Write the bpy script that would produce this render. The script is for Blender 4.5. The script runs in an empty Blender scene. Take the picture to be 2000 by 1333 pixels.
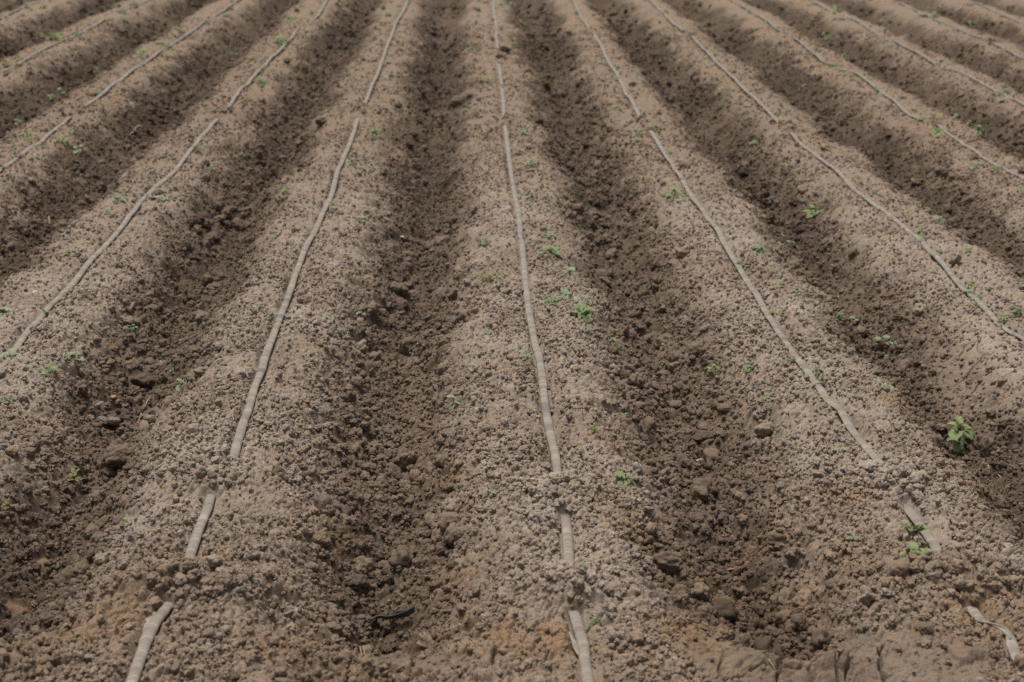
# A tilled vegetable field: rounded soil ridges with dusty drip tapes, weed seedlings, clods and straw.
import bpy, math, random
import numpy as np
from mathutils import Vector, Matrix, Euler

random.seed(7)
RNG = np.random.default_rng(11)
scene = bpy.context.scene
COL = scene.collection

# ------------------------------------------------------------------ camera
PITCH, YAW, ROLL = 0.33820, 0.037087, 0.017444
FPX, CAM_H = 2778.0, 1.57                 # focal length in pixels of the 2000 px wide photograph, eye height over the ridge tops
SP = 0.8524                               # ridge spacing, metres
X0 = 0.2437
F_ = Vector((math.sin(YAW)*math.cos(PITCH), math.cos(YAW)*math.cos(PITCH), -math.sin(PITCH)))
R_ = Vector((math.cos(YAW), -math.sin(YAW), 0.0))
U_ = R_.cross(F_)
CR, SR = math.cos(ROLL), math.sin(ROLL)

def pix_ray(px, py):
    cx, cy = (px-1000.0)/FPX, -(py-666.5)/FPX
    return F_ + (CR*cx-SR*cy)*R_ + (SR*cx+CR*cy)*U_

def on_plane(px, py, z=0.0):
    d = pix_ray(px, py)
    t = (CAM_H-z)/-d.z
    return Vector((d.x*t, d.y*t, z))

def depth_of(p):
    return (Vector(p)-Vector((0, 0, CAM_H))).dot(F_)

cam = bpy.data.cameras.new('camera')
cam_o = bpy.data.objects.new('camera', cam)
COL.objects.link(cam_o)
XA = CR*R_ + SR*U_
YA = -SR*R_ + CR*U_
ZA = -F_
cam_o.matrix_world = Matrix(((XA.x, YA.x, ZA.x, 0), (XA.y, YA.y, ZA.y, 0), (XA.z, YA.z, ZA.z, CAM_H), (0, 0, 0, 1)))
cam.sensor_width = 36.0
cam.sensor_fit = 'HORIZONTAL'
cam.lens = 36.0*FPX/2000.0
cam.clip_start, cam.clip_end = 0.05, 2000.0
cam.dof.use_dof = True
cam.dof.focus_distance = 4.0
cam.dof.aperture_fstop = 4.2
scene.camera = cam_o

# ------------------------------------------------------------------ noise (numpy)
def hash2(ix, iy, seed):
    h = (ix.astype(np.uint32)*np.uint32(374761393)) ^ (iy.astype(np.uint32)*np.uint32(668265263)) ^ np.uint32((seed*2246822519) & 0xffffffff)
    h = (h ^ (h >> np.uint32(13)))*np.uint32(1274126177)
    h ^= h >> np.uint32(16)
    h *= np.uint32(2246822519)
    h ^= h >> np.uint32(13)
    return h

def u01(h, k):
    return (((h >> np.uint32(8*k)) & np.uint32(255)).astype(np.float32)+0.5)/256.0

def vnoise(X, Y, scale, seed):
    """smooth value noise in -1..1; scale = feature size in metres (one number or (sx, sy))"""
    sx, sy = scale if isinstance(scale, tuple) else (scale, scale)
    gx, gy = X/sx, Y/sy
    fx, fy = np.floor(gx), np.floor(gy)
    ix, iy = fx.astype(np.int32), fy.astype(np.int32)
    tx, ty = (gx-fx).astype(np.float32), (gy-fy).astype(np.float32)
    tx = tx*tx*tx*(tx*(tx*6-15)+10)
    ty = ty*ty*ty*(ty*(ty*6-15)+10)
    def c(a, b):
        return (hash2(ix+a, iy+b, seed) & np.uint32(65535)).astype(np.float32)/32767.5-1
    a = c(0, 0)*(1-tx)+c(1, 0)*tx
    b = c(0, 1)*(1-tx)+c(1, 1)*tx
    return a*(1-ty)+b*ty

def fbm(X, Y, scale, seed, octaves=3):
    r, a = 0, 1.0
    for o in range(octaves):
        r = r + a*vnoise(X+13.7*o, Y-7.3*o, scale/2**o, seed+o)
        a *= 0.55
    return r

def spheres(X, Y, cell, seed, rmin, rmax, dens, sink=0.3):
    """height of a union of half-buried lumps, one to a jittered cell (radii as a share of the cell)"""
    gx, gy = X/cell, Y/cell
    ix, iy = np.floor(gx).astype(np.int32), np.floor(gy).astype(np.int32)
    fx, fy = (gx-ix).astype(np.float32), (gy-iy).astype(np.float32)
    best = np.zeros(X.shape, np.float32)
    for a in (-1, 0, 1):
        for b in (-1, 0, 1):
            h = hash2(ix+a, iy+b, seed)
            r = rmin+(rmax-rmin)*u01(h, 2)**1.5
            dx, dy = a+u01(h, 0)-fx, b+u01(h, 1)-fy
            asp = 0.7+0.6*u01(h, 3)
            q = r*r-(dx*dx*asp+dy*dy/asp)
            np.maximum(q, 0, out=q)
            z = np.sqrt(q)-sink*r
            z[u01(hash2(ix+a, iy+b, seed+91), 0) > dens] = 0
            np.maximum(best, z, out=best)
    return best*cell

def edges(X, Y, cell, seed):
    """distance to the nearest Voronoi border, in metres (about)"""
    gx, gy = X/cell, Y/cell
    ix, iy = np.floor(gx).astype(np.int32), np.floor(gy).astype(np.int32)
    fx, fy = (gx-ix).astype(np.float32), (gy-iy).astype(np.float32)
    d1 = np.full(X.shape, 9.0, np.float32)
    d2 = np.full(X.shape, 9.0, np.float32)
    for a in (-1, 0, 1):
        for b in (-1, 0, 1):
            h = hash2(ix+a, iy+b, seed)
            d = np.sqrt((a+u01(h, 0)-fx)**2+(b+u01(h, 1)-fy)**2)
            d2 = np.minimum(d2, np.maximum(d1, d))
            d1 = np.minimum(d1, d)
    return (d2-d1)*cell*0.6

def cobble(X, Y, cell, seed, gap):
    """packed crumbs with narrow gaps between: (profile 0..1 rising from the gap, dome 0..1, random per crumb)"""
    gx, gy = X/cell, Y/cell
    ix, iy = np.floor(gx).astype(np.int32), np.floor(gy).astype(np.int32)
    fx, fy = (gx-ix).astype(np.float32), (gy-iy).astype(np.float32)
    d1 = np.full(X.shape, 9.0, np.float32)
    d2 = np.full(X.shape, 9.0, np.float32)
    rn = np.zeros(X.shape, np.float32)
    for a in (-1, 0, 1):
        for b in (-1, 0, 1):
            h = hash2(ix+a, iy+b, seed)
            d = np.sqrt((a+u01(h, 0)-fx)**2+(b+u01(h, 1)-fy)**2)-.22*u01(h, 2)
            m = d < d1
            d2 = np.where(m, d1, np.minimum(d2, d))
            rn[m] = u01(h, 3)[m]
            d1 = np.where(m, d, d1)
    e = (d2-d1)*cell*.55
    return np.sqrt(np.clip(e/gap, 0, 1)), np.clip(1-(d1+.1)**2*1.4, 0, 1), rn

def sstep(a, b, x):
    t = np.clip((x-a)/(b-a), 0, 1)
    return t*t*(3-2*t)

# ------------------------------------------------------------------ tapes: where they lie (read off the photograph, on the ridge-top plane)
TAPES = {
 'C': (0, [(963,0),(964,15),(968,45),(970,60),(969,75),(972,96),(974,128),(978,155),(982,190),(985,228),(986,248),(992,290),(997,333),(1007,390),(1014,430),(1016,458),(1019,478),(1022,505),(1027,560),(1033,610),(1040,650),(1044,672),(1053,705),(1059,745),(1064,790),(1069,820),(1077,860),(1085,895),(1090,935),(1102,1003),(1107,1040),(1110,1080),(1111,1115),(1118,1190),(1125,1215),(1132,1240),(1140,1270),(1141,1285),(1148,1333),(1153,1370)]),
 'L1': (-1, [(798,0),(790,20),(778,40),(772,50),(765,72),(755,95),(748,118),(738,145),(727,170),(717,195),(711,208),(699,235),(691,262),(681,290),(668,318),(660,335),(654,360),(645,390),(630,420),(617,450),(607,468),(594,495),(583,525),(572,555),(560,590),(550,615),(540,640),(532,666),(518,700),(510,728),(497,760),(487,795),(475,830),(463,870),(452,905),(415,968),(405,1000),(392,1030),(381,1058),(372,1085),(367,1110),(334,1182),(322,1198),(305,1220),(290,1248),(280,1278),(270,1305),(261,1333),(250,1365)]),
 'L2': (-2, [(640,0),(632,15),(620,33),(607,43),(583,58),(570,75),(556,90),(545,103),(530,115),(518,130),(505,140),(485,165),(470,177),(460,192),(444,216),(425,235),(407,255),(385,280),(370,300),(347,330),(330,348),(310,363),(292,380),(272,398),(257,420),(240,443),(220,468),(197,493),(178,513),(160,533),(140,560),(122,580),(100,600),(75,630),(47,660),(15,706),(0,720),(-30,752)]),
 'L3': (-3, [(468,0),(450,13),(430,27),(417,34),(400,45),(370,67),(350,80),(330,92),(313,103),(300,113),(285,125),(262,137),(247,150),(235,160),(220,168),(205,182),(185,197),(170,209),(138,231),(120,247),(100,262),(80,280),(60,292),(35,312),(10,328),(-15,342)]),
 'L4': (-4, [(298,-2),(283,6),(262,15),(245,22),(200,43),(180,55),(155,69),(110,87),(85,99),(60,113),(35,128),(10,141),(-15,150)]),
 'L5': (-5, [(105,-2),(90,4),(60,12),(35,22),(0,38),(-20,48)]),
 'R1': (1, [(1118,0),(1125,15),(1133,33),(1143,47),(1151,57),(1160,66),(1165,78),(1175,93),(1181,108),(1190,125),(1200,140),(1208,153),(1215,168),(1223,185),(1234,200),(1243,218),(1251,232),(1268,256),(1280,273),(1295,297),(1308,315),(1318,333),(1330,348),(1340,368),(1355,390),(1372,410),(1385,432),(1402,452),(1413,475),(1425,495),(1437,515),(1450,537),(1465,560),(1480,583),(1492,603),(1500,618),(1530,666),(1550,695),(1572,720),(1590,745),(1605,765),(1620,787),(1640,805),(1660,838),(1680,863),(1700,890),(1720,913),(1769,983),(1775,1000),(1788,1017),(1800,1035),(1815,1055),(1830,1080),(1834,1091),(1891,1182),(1900,1197),(1912,1215),(1930,1226),(1948,1235),(1970,1245),(1977,1267),(1987,1290),(1991,1300)]),
 'R2': (2, [(1267,0),(1280,12),(1293,25),(1305,38),(1315,48),(1328,57),(1338,64),(1351,72),(1362,85),(1375,98),(1390,113),(1405,130),(1420,143),(1433,155),(1445,168),(1457,180),(1472,192),(1485,205),(1500,220),(1510,232),(1520,243),(1546,264),(1560,280),(1575,293),(1590,303),(1605,315),(1622,328),(1630,333),(1650,352),(1665,370),(1680,382),(1700,397),(1720,410),(1735,422),(1755,438),(1775,455),(1797,472),(1812,488),(1825,502),(1840,518),(1855,535),(1870,555),(1883,570),(1905,588),(1920,603),(1940,623),(1960,642),(1980,655),(2000,666),(2030,690)]),
 'R3': (3, [(1425,0),(1440,8),(1455,17),(1470,27),(1485,35),(1500,44),(1515,57),(1530,65),(1553,77),(1570,90),(1587,105),(1605,120),(1625,130),(1640,138),(1655,142),(1675,148),(1690,158),(1710,175),(1730,188),(1750,203),(1770,222),(1790,234),(1803,239),(1832,246),(1845,260),(1865,273),(1885,287),(1905,300),(1925,313),(1945,325),(1972,338),(2000,352),(2030,372)]),
 'R4': (4, [(1580,0),(1600,10),(1620,22),(1660,38),(1675,43),(1695,57),(1715,70),(1722,73),(1748,83),(1770,95),(1795,107),(1820,123),(1845,135),(1870,142),(1895,152),(1920,168),(1945,180),(1970,192),(2000,207),(2030,222)]),
 'R5': (5, [(1740,0),(1765,12),(1800,28),(1850,50),(1880,63),(1910,74),(1930,80),(1938,86),(1960,97),(1985,110),(2010,122)]),
 'R6': (6, [(1890,0),(1920,14),(1960,32),(2000,48),(2025,58)]),
}

def tape_world():
    out = {}
    for n, (k, pts) in TAPES.items():
        w = [on_plane(x, y, 0.0) for x, y in pts]
        P = np.array([(p.x, p.y) for p in w])[::-1]      # near to far
        if n in ('C', 'L1'):
            d = P[0]-P[3]
            P = np.vstack([P[0]+d*2.2, P])
        e = [X0+k*SP+(P[-1, 0]-X0-k*SP)*0.4, P[-1, 1]+2.5]
        P = np.vstack([P, e, [X0+k*SP, P[-1, 1]+6], [X0+k*SP+0.02, P[-1, 1]+12]])
        out[n] = (k, P)
    return out

TW = tape_world()
TK = {k: P for (k, P) in TW.values()}
KS = np.arange(-40, 42)
CEN = X0+KS*SP
for k, P in TK.items():
    m = P[:, 1] < 11
    dev = (P[m, 0]-X0-k*SP).mean() if m.sum() > 2 else 0.0
    CEN[k+40] += 0.7*dev

def tape_x(k, Y):
    P = TK[k]
    return np.interp(Y, P[:, 1], P[:, 0])

# soil heaped over the tapes: tape, photo y at the far and near end of the heap, height, half width (m)
HEAPS = []
for n, ya, yb, h, hw in [
        ('C', 936, 1003, .034, .10), ('C', 1116, 1188, .040, .17), ('C', 229, 247, .026, .13), ('C', 98, 127, .03, .10), ('C', 56, 65, .02, .12),
        ('L1', 906, 967, .032, .11), ('L1', 1111, 1181, .044, .17), ('L1', 209, 234, .034, .15),
        ('L2', 217, 233, .030, .16), ('L2', 43, 58, .03, .15), ('L3', 209, 230, .034, .17), ('L3', 35, 44, .025, .15),
        ('L4', 23, 41, .02, .12), ('R1', 914, 982, .040, .15), ('R1', 1091, 1181, .046, .18), ('R1', 234, 255, .030, .14),
        ('R1', 57, 66, .03, .14), ('R2', 245, 262, .030, .13), ('R2', 64, 72, .03, .13), ('R3', 65, 77, .03, .16),
        ('R3', 238, 246, .02, .10), ('R4', 73, 83, .03, .16), ('R5', 80, 86, .03, .13)]:
    k, P = TW[n]
    pts = TAPES[n][1]
    ys = [p[1] for p in pts]
    xs = [p[0] for p in pts]
    a = on_plane(float(np.interp(ya, ys, xs)), ya)
    b = on_plane(float(np.interp(yb, ys, xs)), yb)
    h *= RNG.uniform(.8, 1.15)
    hw *= RNG.uniform(.75, 1.05)
    far_ = max(b.y+.035, a.y-.75*h*a.y/1.57)
    f_ = (far_-b.y)/(a.y-b.y)
    HEAPS.append((k, b.x+(a.x-b.x)*f_*.5, (far_+b.y)/2, (far_-b.y)/2+0.004, h, hw))

def blob(X, Y, px, py, r, z=0.0, ry=None):
    p = on_plane(px, py, z)
    return np.exp(-(((X-p.x)/r)**2+((Y-p.y)/(ry or r))**2))

# ------------------------------------------------------------------ the ground
DEPTH = 0.18

def base_parts(X, Y):
    u = np.interp(X, CEN, KS)
    kr = np.rint(u)
    t = np.abs(u-kr)
    wob = 0.055*vnoise(X, Y, 0.42, 3)+0.040*vnoise(X, Y, 0.14, 4)
    tt = np.clip(t+wob*sstep(.08, .25, t), 0, 0.5)
    yend = 2.47+0.05*vnoise(X, Y, 0.25, 5)
    open_ = sstep(0, 0.24, Y-yend)                    # furrows run out in the headland at the near edge
    prof = -1.06*DEPTH*sstep(0.14, 0.56, tt)-0.10*np.minimum(tt, .25)**2
    base = prof*(0.10+0.90*open_)
    head = 1-sstep(0.0, 0.16, Y-yend+0.02)
    base = base+head*(0.006*vnoise(X, Y, 0.16, 6))
    base = base+0.010*vnoise(X, Y, 0.45, 8)*sstep(.05, .2, tt)+0.004*vnoise(X, Y, 0.2, 9)
    # a low bank across the open ends of the furrows
    base = base+0.028*np.exp(-((Y-yend-0.015)/0.05)**2)*sstep(.2, .38, tt)
    return base, t, tt, head, kr, open_

def heap_h(X, Y, k=None):
    h = np.zeros(X.shape, np.float32)
    for (kk, hx, hy, hl, hh, hw) in HEAPS:
        m = (np.abs(Y-hy) < hl*2.2) & (np.abs(X-hx) < hw*2.3)
        if not m.any():
            continue
        xx, yy = X[m], Y[m]
        w = 1+0.35*vnoise(xx, yy, 0.07, 20)
        yy2 = yy+0.012*vnoise(xx, yy, 0.05, 21)
        v = hh*np.exp(-(np.abs(xx-hx)/(hw*w))**2.2)*np.exp(-(np.abs(yy2-hy)/hl)**3)
        h[m] = np.maximum(h[m], v)
    return h

def smooth_ground(X, Y):
    X, Y = np.atleast_1d(np.asarray(X, np.float64)), np.atleast_1d(np.asarray(Y, np.float64))
    return base_parts(X, Y)[0]

def masks(X, Y, t, tt, head, open_):
    """damp, pale, rust, silt in 0..1 : what the soil is, with furrow shade put into the first"""
    n1, n2, n3 = vnoise(X, Y, 0.22, 30), vnoise(X, Y, 0.07, 31), vnoise(X, Y, 0.9, 32)
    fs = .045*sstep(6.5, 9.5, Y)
    damp_shade = sstep(0.17-fs, 0.42-2*fs, tt+0.05*n1+0.055*n2+.05*vnoise(X, Y, .028, 34)+.035*vnoise(X, Y, .012, 35))*(0.25+0.75*open_)  # moist soil, plus shade of furrows and flanks painted into the colour
    damp_shade = damp_shade*(1-.32*sstep(3.2, 3.7, Y)*(1-sstep(5.0, 6.3, Y))*(.8+.4*n1))
    damp_shade = damp_shade*(0.86+0.2*n3)
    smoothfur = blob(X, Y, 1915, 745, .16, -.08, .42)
    damp_shade = damp_shade*(1-0.65*sstep(.2, .7, smoothfur))
    damp_shade = damp_shade*(1-0.35*blob(X, Y, 790, 790, .16, -.1, .55))
    pale = np.zeros(X.shape, np.float32)
    top = 1-sstep(.20, .36, tt+.05*n1)
    far = sstep(4.6, 8.5, Y)
    pale = top*(0.62+0.35*n1+0.25*n2)*(1-.85*far)*(.35+.65*sstep(2.45, 3.2, Y+.25*n1))
    bandY = 6.2+0.10*vnoise(X, Y, .5, 33)
    pale = np.maximum(pale, 0.85*(1-sstep(.22, .38, tt+.06*n2))*np.exp(-((Y-bandY)/0.28)**2)*(0.55+0.6*n1))
    pale = np.maximum(pale, 0.55*smoothfur*(.5+.6*n1))
    rust = np.zeros(X.shape, np.float32)
    for px, py, r in [(850, 1120, .10), (880, 1200, .08), (150, 1250, .15), (240, 1225, .10), (1480, 1030, .10), (990, 1300, .12), (1530, 1150, .13),
                      (1950, 1250, .15), (1340, 1265, .10), (640, 1030, .08), (1400, 1100, .10), (400, 1130, .07), (560, 1290, .10), (1700, 1130, .12),
                      (1900, 960, .12), (1300, 870, .10), (880, 930, .07), (1230, 1040, .08), (1180, 870, .06), (1750, 800, .08), (60, 1100, .06),
                      (1640, 1010, .08), (1080, 1290, .08)]:
        rust = np.maximum(rust, blob(X, Y, px, py, r, -0.03)*(0.75+0.4*n2+0.25*n1))
    rust = np.maximum(rust, sstep(2.62, 2.5, Y)*(0.12+0.35*n1)*(1-head))
    damp_shade = np.maximum(damp_shade, .42*head*(.8+.4*n2))
    rust = np.maximum(rust, far*top*(0.10+0.15*n3))
    silt = np.maximum(blob(X, Y, 22, 1165, .045, -.13), blob(X, Y, 88, 1083, .03, -.14))
    silt = sstep(.35, .6, silt+.1*n2)
    return [np.clip(a, 0, 1).astype(np.float32) for a in (damp_shade, pale*(1-silt), rust, silt)]

def crust_mask(X, Y):
    p = on_plane(1640, 1305, -.02)
    c = np.exp(-np.abs((X-p.x)/.30)**4-np.abs((Y-p.y)/.11)**4)
    c = np.maximum(c, blob(X, Y, 830, 1310, .13, -.02, .06))
    return sstep(.25, .6, c+.25*vnoise(X, Y, .12, 43))

def zones(X, Y, tt, head, heap):
    """how many lumps of each size lie here"""
    n = vnoise(X, Y, 0.28, 40)
    head = crust_mask(X, Y)
    fur = sstep(.20, .38, tt)
    smoothfur = np.maximum(blob(X, Y, 1915, 745, .16, -.08, .45), 0.6*blob(X, Y, 1660, 580, .10, -.1, .3))
    smf = .7*sstep(.2, .7, smoothfur)
    far = sstep(4.6, 6.0, Y)
    crust = sstep(-.1, .45, vnoise(X, Y, .19, 41)+.5*vnoise(X, Y, .07, 42))      # patches of dust and crust between the crumbs
    big = fur*(0.75+0.4*n)*(1-smf)*(1-.6*head)
    big = np.maximum(big, 0.9*blob(X, Y, 90, 930, .16, -.08, .25))
    med = np.maximum((0.26-.2*crust)*(1-.5*far*(1-fur))+0.6*fur+0.25*n*(1-far), 0.95*sstep(.012, .026, heap))*(1-0.95*smf)*(1-0.94*head)
    small = (1-.78*crust*(1-fur))*(1-.3*far*(1-fur))*(1-0.92*smf)*(1-0.94*head)
    return np.clip(big, 0, 1), np.clip(med, 0, 1), np.clip(small, 0, 1), smoothfur

CRACKS = [[(1527, 1268), (1532, 1290), (1522, 1312), (1518, 1360)], [(1626, 1280), (1634, 1300), (1629, 1318), (1634, 1360)], [(1665, 1290), (1662, 1320), (1655, 1350)],
          [(1718, 1272), (1719, 1300), (1721, 1345)], [(730, 1255), (741, 1270), (748, 1282)], [(805, 1285), (812, 1300), (806, 1330)], [(815, 1305), (852, 1322), (870, 1305)],
          [(660, 1305), (672, 1330), (676, 1360)], [(165, 1302), (173, 1330), (176, 1360)], [(900, 1305), (898, 1340)], [(1065, 1285), (1075, 1322)], [(970, 1295), (968, 1330)],
          [(1295, 1290), (1305, 1305)], [(1976, 1310), (1974, 1345)], [(1873, 1115), (1875, 1135)]]
CRACKS = [[on_plane(x, y, -0.02) for x, y in c] for c in CRACKS]

def ground(X, Y, spacing):
    X, Y = np.asarray(X, np.float64), np.asarray(Y, np.float64)
    base, t, tt, head, kr, open_ = base_parts(X, Y)
    head = crust_mask(X, Y)
    heap = heap_h(X, Y)
    damp_shade, pale, rust, silt = masks(X, Y, t, tt, head, open_)
    big, med, small, smf = zones(X, Y, tt, head, heap)
    z = base+heap
    fur = sstep(.18, .36, tt)
    z = z+(0.013*fbm(X, Y, .12, 50)*fur*(1-smf)+0.0035*fbm(X, Y, .05, 52))*(1-.4*head)
    slope_ = sstep(.16, .26, tt)*(1-smf)*open_
    z = z-0.030*slope_*sstep(.35, .8, vnoise(X, Y, .10, 53)+.3*vnoise(X, Y, .04, 54))      # broken hollows in the flanks
    # lateral tool marks over the ridge tops
    z = z+(0.0055*vnoise(X, Y, (.15, .040), 55)+.006*fbm(X, Y, .09, 56, 2))*(1-.6*fur)*sstep(4.5, 6.5, Y)
    keep = np.ones(X.shape, np.float32)
    gro = np.zeros(X.shape, np.float32)
    for k in TK:
        m = (kr == k) & (t < .3)
        if not m.any():
            continue
        d = np.abs(X[m]-tape_x(k, Y[m]))*(1-.45*sstep(5, 12, Y[m]))
        if k == 1:
            d = d+np.maximum(0, 2.47-Y[m])*4
        w = 0.024+0.007*vnoise(X[m], Y[m], .04, 57)
        keep[m] = sstep(0.012, 0.034, d)
        gro[m] = np.exp(-(d/w)**4)*(0.55+0.45*vnoise(X[m], Y[m], .06, 58))
    inheap = sstep(.003, .009, heap)
    keep = np.maximum(keep, inheap)
    gro = gro*(1-inheap)
    z = z-0.014*gro
    k1 = keep*(1-silt)
    wx, wy = 0.012*vnoise(X, Y, .035, 60), 0.012*vnoise(X, Y, .035, 61)
    XX, YY = X+wx, Y+wy
    s1 = spheres(XX, YY, .085, 70, .28, .62, big*.62, .35)
    s2 = spheres(XX*1.02+YY*.1, YY-XX*.1, .050, 71, .34, .66, med*.70, .10)
    s3 = spheres(XX+wy*.5, YY-.3*X, .028, 72, .38, .70, med*.55, .0)
    p3, m3, r3 = cobble(XX+.5*wy, YY-.3*X, .027, 77, .0065)
    p4, m4, r4 = cobble(X+.4*wx, Y+.2*X+.4*wy, .0150, 78, .0040)
    sg = np.clip((0.85+.15*small)*(1-.8*smf)*(1-.55*head)*(1-.2*sstep(4.6, 6.5, Y)*(1-fur)), 0, 1)
    c3 = sg*p3*(.005+.010*r3+.005*m3)
    c4 = sg*p4*(.0025+.005*r4+.003*m4)
    rough = np.maximum(np.maximum(s1, s2), np.maximum(s3, c3))+c4*(.45+.55*(c3 > s2))
    z = z+rough*k1*1.0
    m = (spacing < 0.0052)
    if np.any(m):
        f = sstep(0.0052, 0.0035, spacing)
        z = z+0.55*f*k1*spheres(X+.3*wx, Y+.3*wy, .0110, 73, .3, .7, .95, .0)*(1-.3*smf)
    z = z+0.0022*fbm(X, Y, .018, 75, 2)*keep
    # drying cracks in the smooth crust of the headland and of the silted furrow
    crm = np.clip(head*sstep(-.3, .3, vnoise(X, Y, .3, 80))+1.0*sstep(.25, .6, smf), 0, 1)
    if crm.max() > 0.01:
        e = edges(X+.02*vnoise(X, Y, .06, 81), Y+.02*vnoise(X, Y, .06, 82), .11, 83)
        z = z-0.020*crm*np.exp(-(e/.0027)**2)
    for c in CRACKS:
        xs, ys = [p.x for p in c], [p.y for p in c]
        m = (X > min(xs)-.03) & (X < max(xs)+.03) & (Y > min(ys)-.03) & (Y < max(ys)+.03)
        if not m.any():
            continue
        xx, yy = X[m]+.007*vnoise(X[m], Y[m], .022, 85)+.008*vnoise(X[m], Y[m], .06, 87), Y[m]
        d = np.full(xx.shape, 1.0)
        for a, b in zip(c[:-1], c[1:]):
            ax, ay, bx, by = a.x, a.y, b.x-a.x, b.y-a.y
            tq = np.clip(((xx-ax)*bx+(yy-ay)*by)/(bx*bx+by*by), 0, 1)
            d = np.minimum(d, np.hypot(xx-ax-tq*bx, yy-ay-tq*by))
        z[m] = z[m]-0.030*np.exp(-(d/(.0026+.0014*vnoise(xx, yy, .03, 88)))**2)
    return z.astype(np.float32), damp_shade, pale, rust, silt

def ground_at(x, y):
    d = max(1.0, y*.943+.52)
    return float(ground(np.array([x]), np.array([y]), 1.3*d/1422)[0][0])

def pix_ground(px, py):
    """first place where the sight line through that spot of the photograph meets the smooth ground"""
    d = pix_ray(px, py)
    t0, t1 = (CAM_H-.06)/-d.z, (CAM_H+.24)/-d.z
    t = np.linspace(t0, t1, 240)
    gz = smooth_ground(d.x*t, d.y*t)
    below = np.nonzero(CAM_H+d.z*t <= gz)[0]
    i = below[0] if len(below) else 200
    p = Vector((d.x*t[i], d.y*t[i], 0))
    p.z = ground_at(p.x, p.y)
    return p

def px_m(p):
    return FPX/depth_of(p)          # photo pixels per metre at p

# ------------------------------------------------------------------ materials
def nt(name):
    m = bpy.data.materials.new(name)
    m.use_nodes = True
    n = m.node_tree
    n.nodes.clear()
    out = n.nodes.new('ShaderNodeOutputMaterial')
    b = n.nodes.new('ShaderNodeBsdfPrincipled')
    n.links.new(b.outputs[0], out.inputs[0])
    return m, n, b

def node(n, t, **kw):
    x = n.nodes.new(t)
    for k, v in kw.items():
        setattr(x, k, v)
    return x

def mixc(n, fac, a, b):
    m = node(n, 'ShaderNodeMix', data_type='RGBA')
    for sock, v in ((m.inputs[0], fac), (m.inputs[6], a), (m.inputs[7], b)):
        if hasattr(v, 'is_output'):
            n.links.new(v, sock)
        else:
            sock.default_value = v
    return m.outputs[2]

def ramp(n, v, *stops):
    r = node(n, 'ShaderNodeValToRGB')
    e = r.color_ramp.elements
    while len(e) < len(stops):
        e.new(0.5)
    for el, (p, c) in zip(e, stops):
        el.position = p
        el.color = c if len(c) == 4 else (*c, 1)
    n.links.new(v, r.inputs[0])
    return r.outputs[0]

def math_(n, op, a, b=None, clamp=False):
    m = node(n, 'ShaderNodeMath', operation=op, use_clamp=clamp)
    for s, v in zip(m.inputs, (a, b)):
        if v is None:
            continue
        if hasattr(v, 'is_output'):
            n.links.new(v, s)
        else:
            s.default_value = v
    return m.outputs[0]

def noise(n, vec, scale, detail=3.0, rough=.55, dim='3D'):
    x = node(n, 'ShaderNodeTexNoise', noise_dimensions=dim)
    x.inputs['Scale'].default_value = scale
    x.inputs['Detail'].default_value = detail
    x.inputs['Roughness'].default_value = rough
    if vec is not None:
        n.links.new(vec, x.inputs['W' if dim == '1D' else 'Vector'])
    return x.outputs[0]

DRY, DAMP_SHADE, PALE = (.176, .133, .097, 1), (.062, .045, .032, 1), (.262, .217, .174, 1)  # the darkest tone carries moisture and painted furrow shade
RUST, SILT = (.190, .122, .072, 1), (.16, .107, .068, 1)

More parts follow.
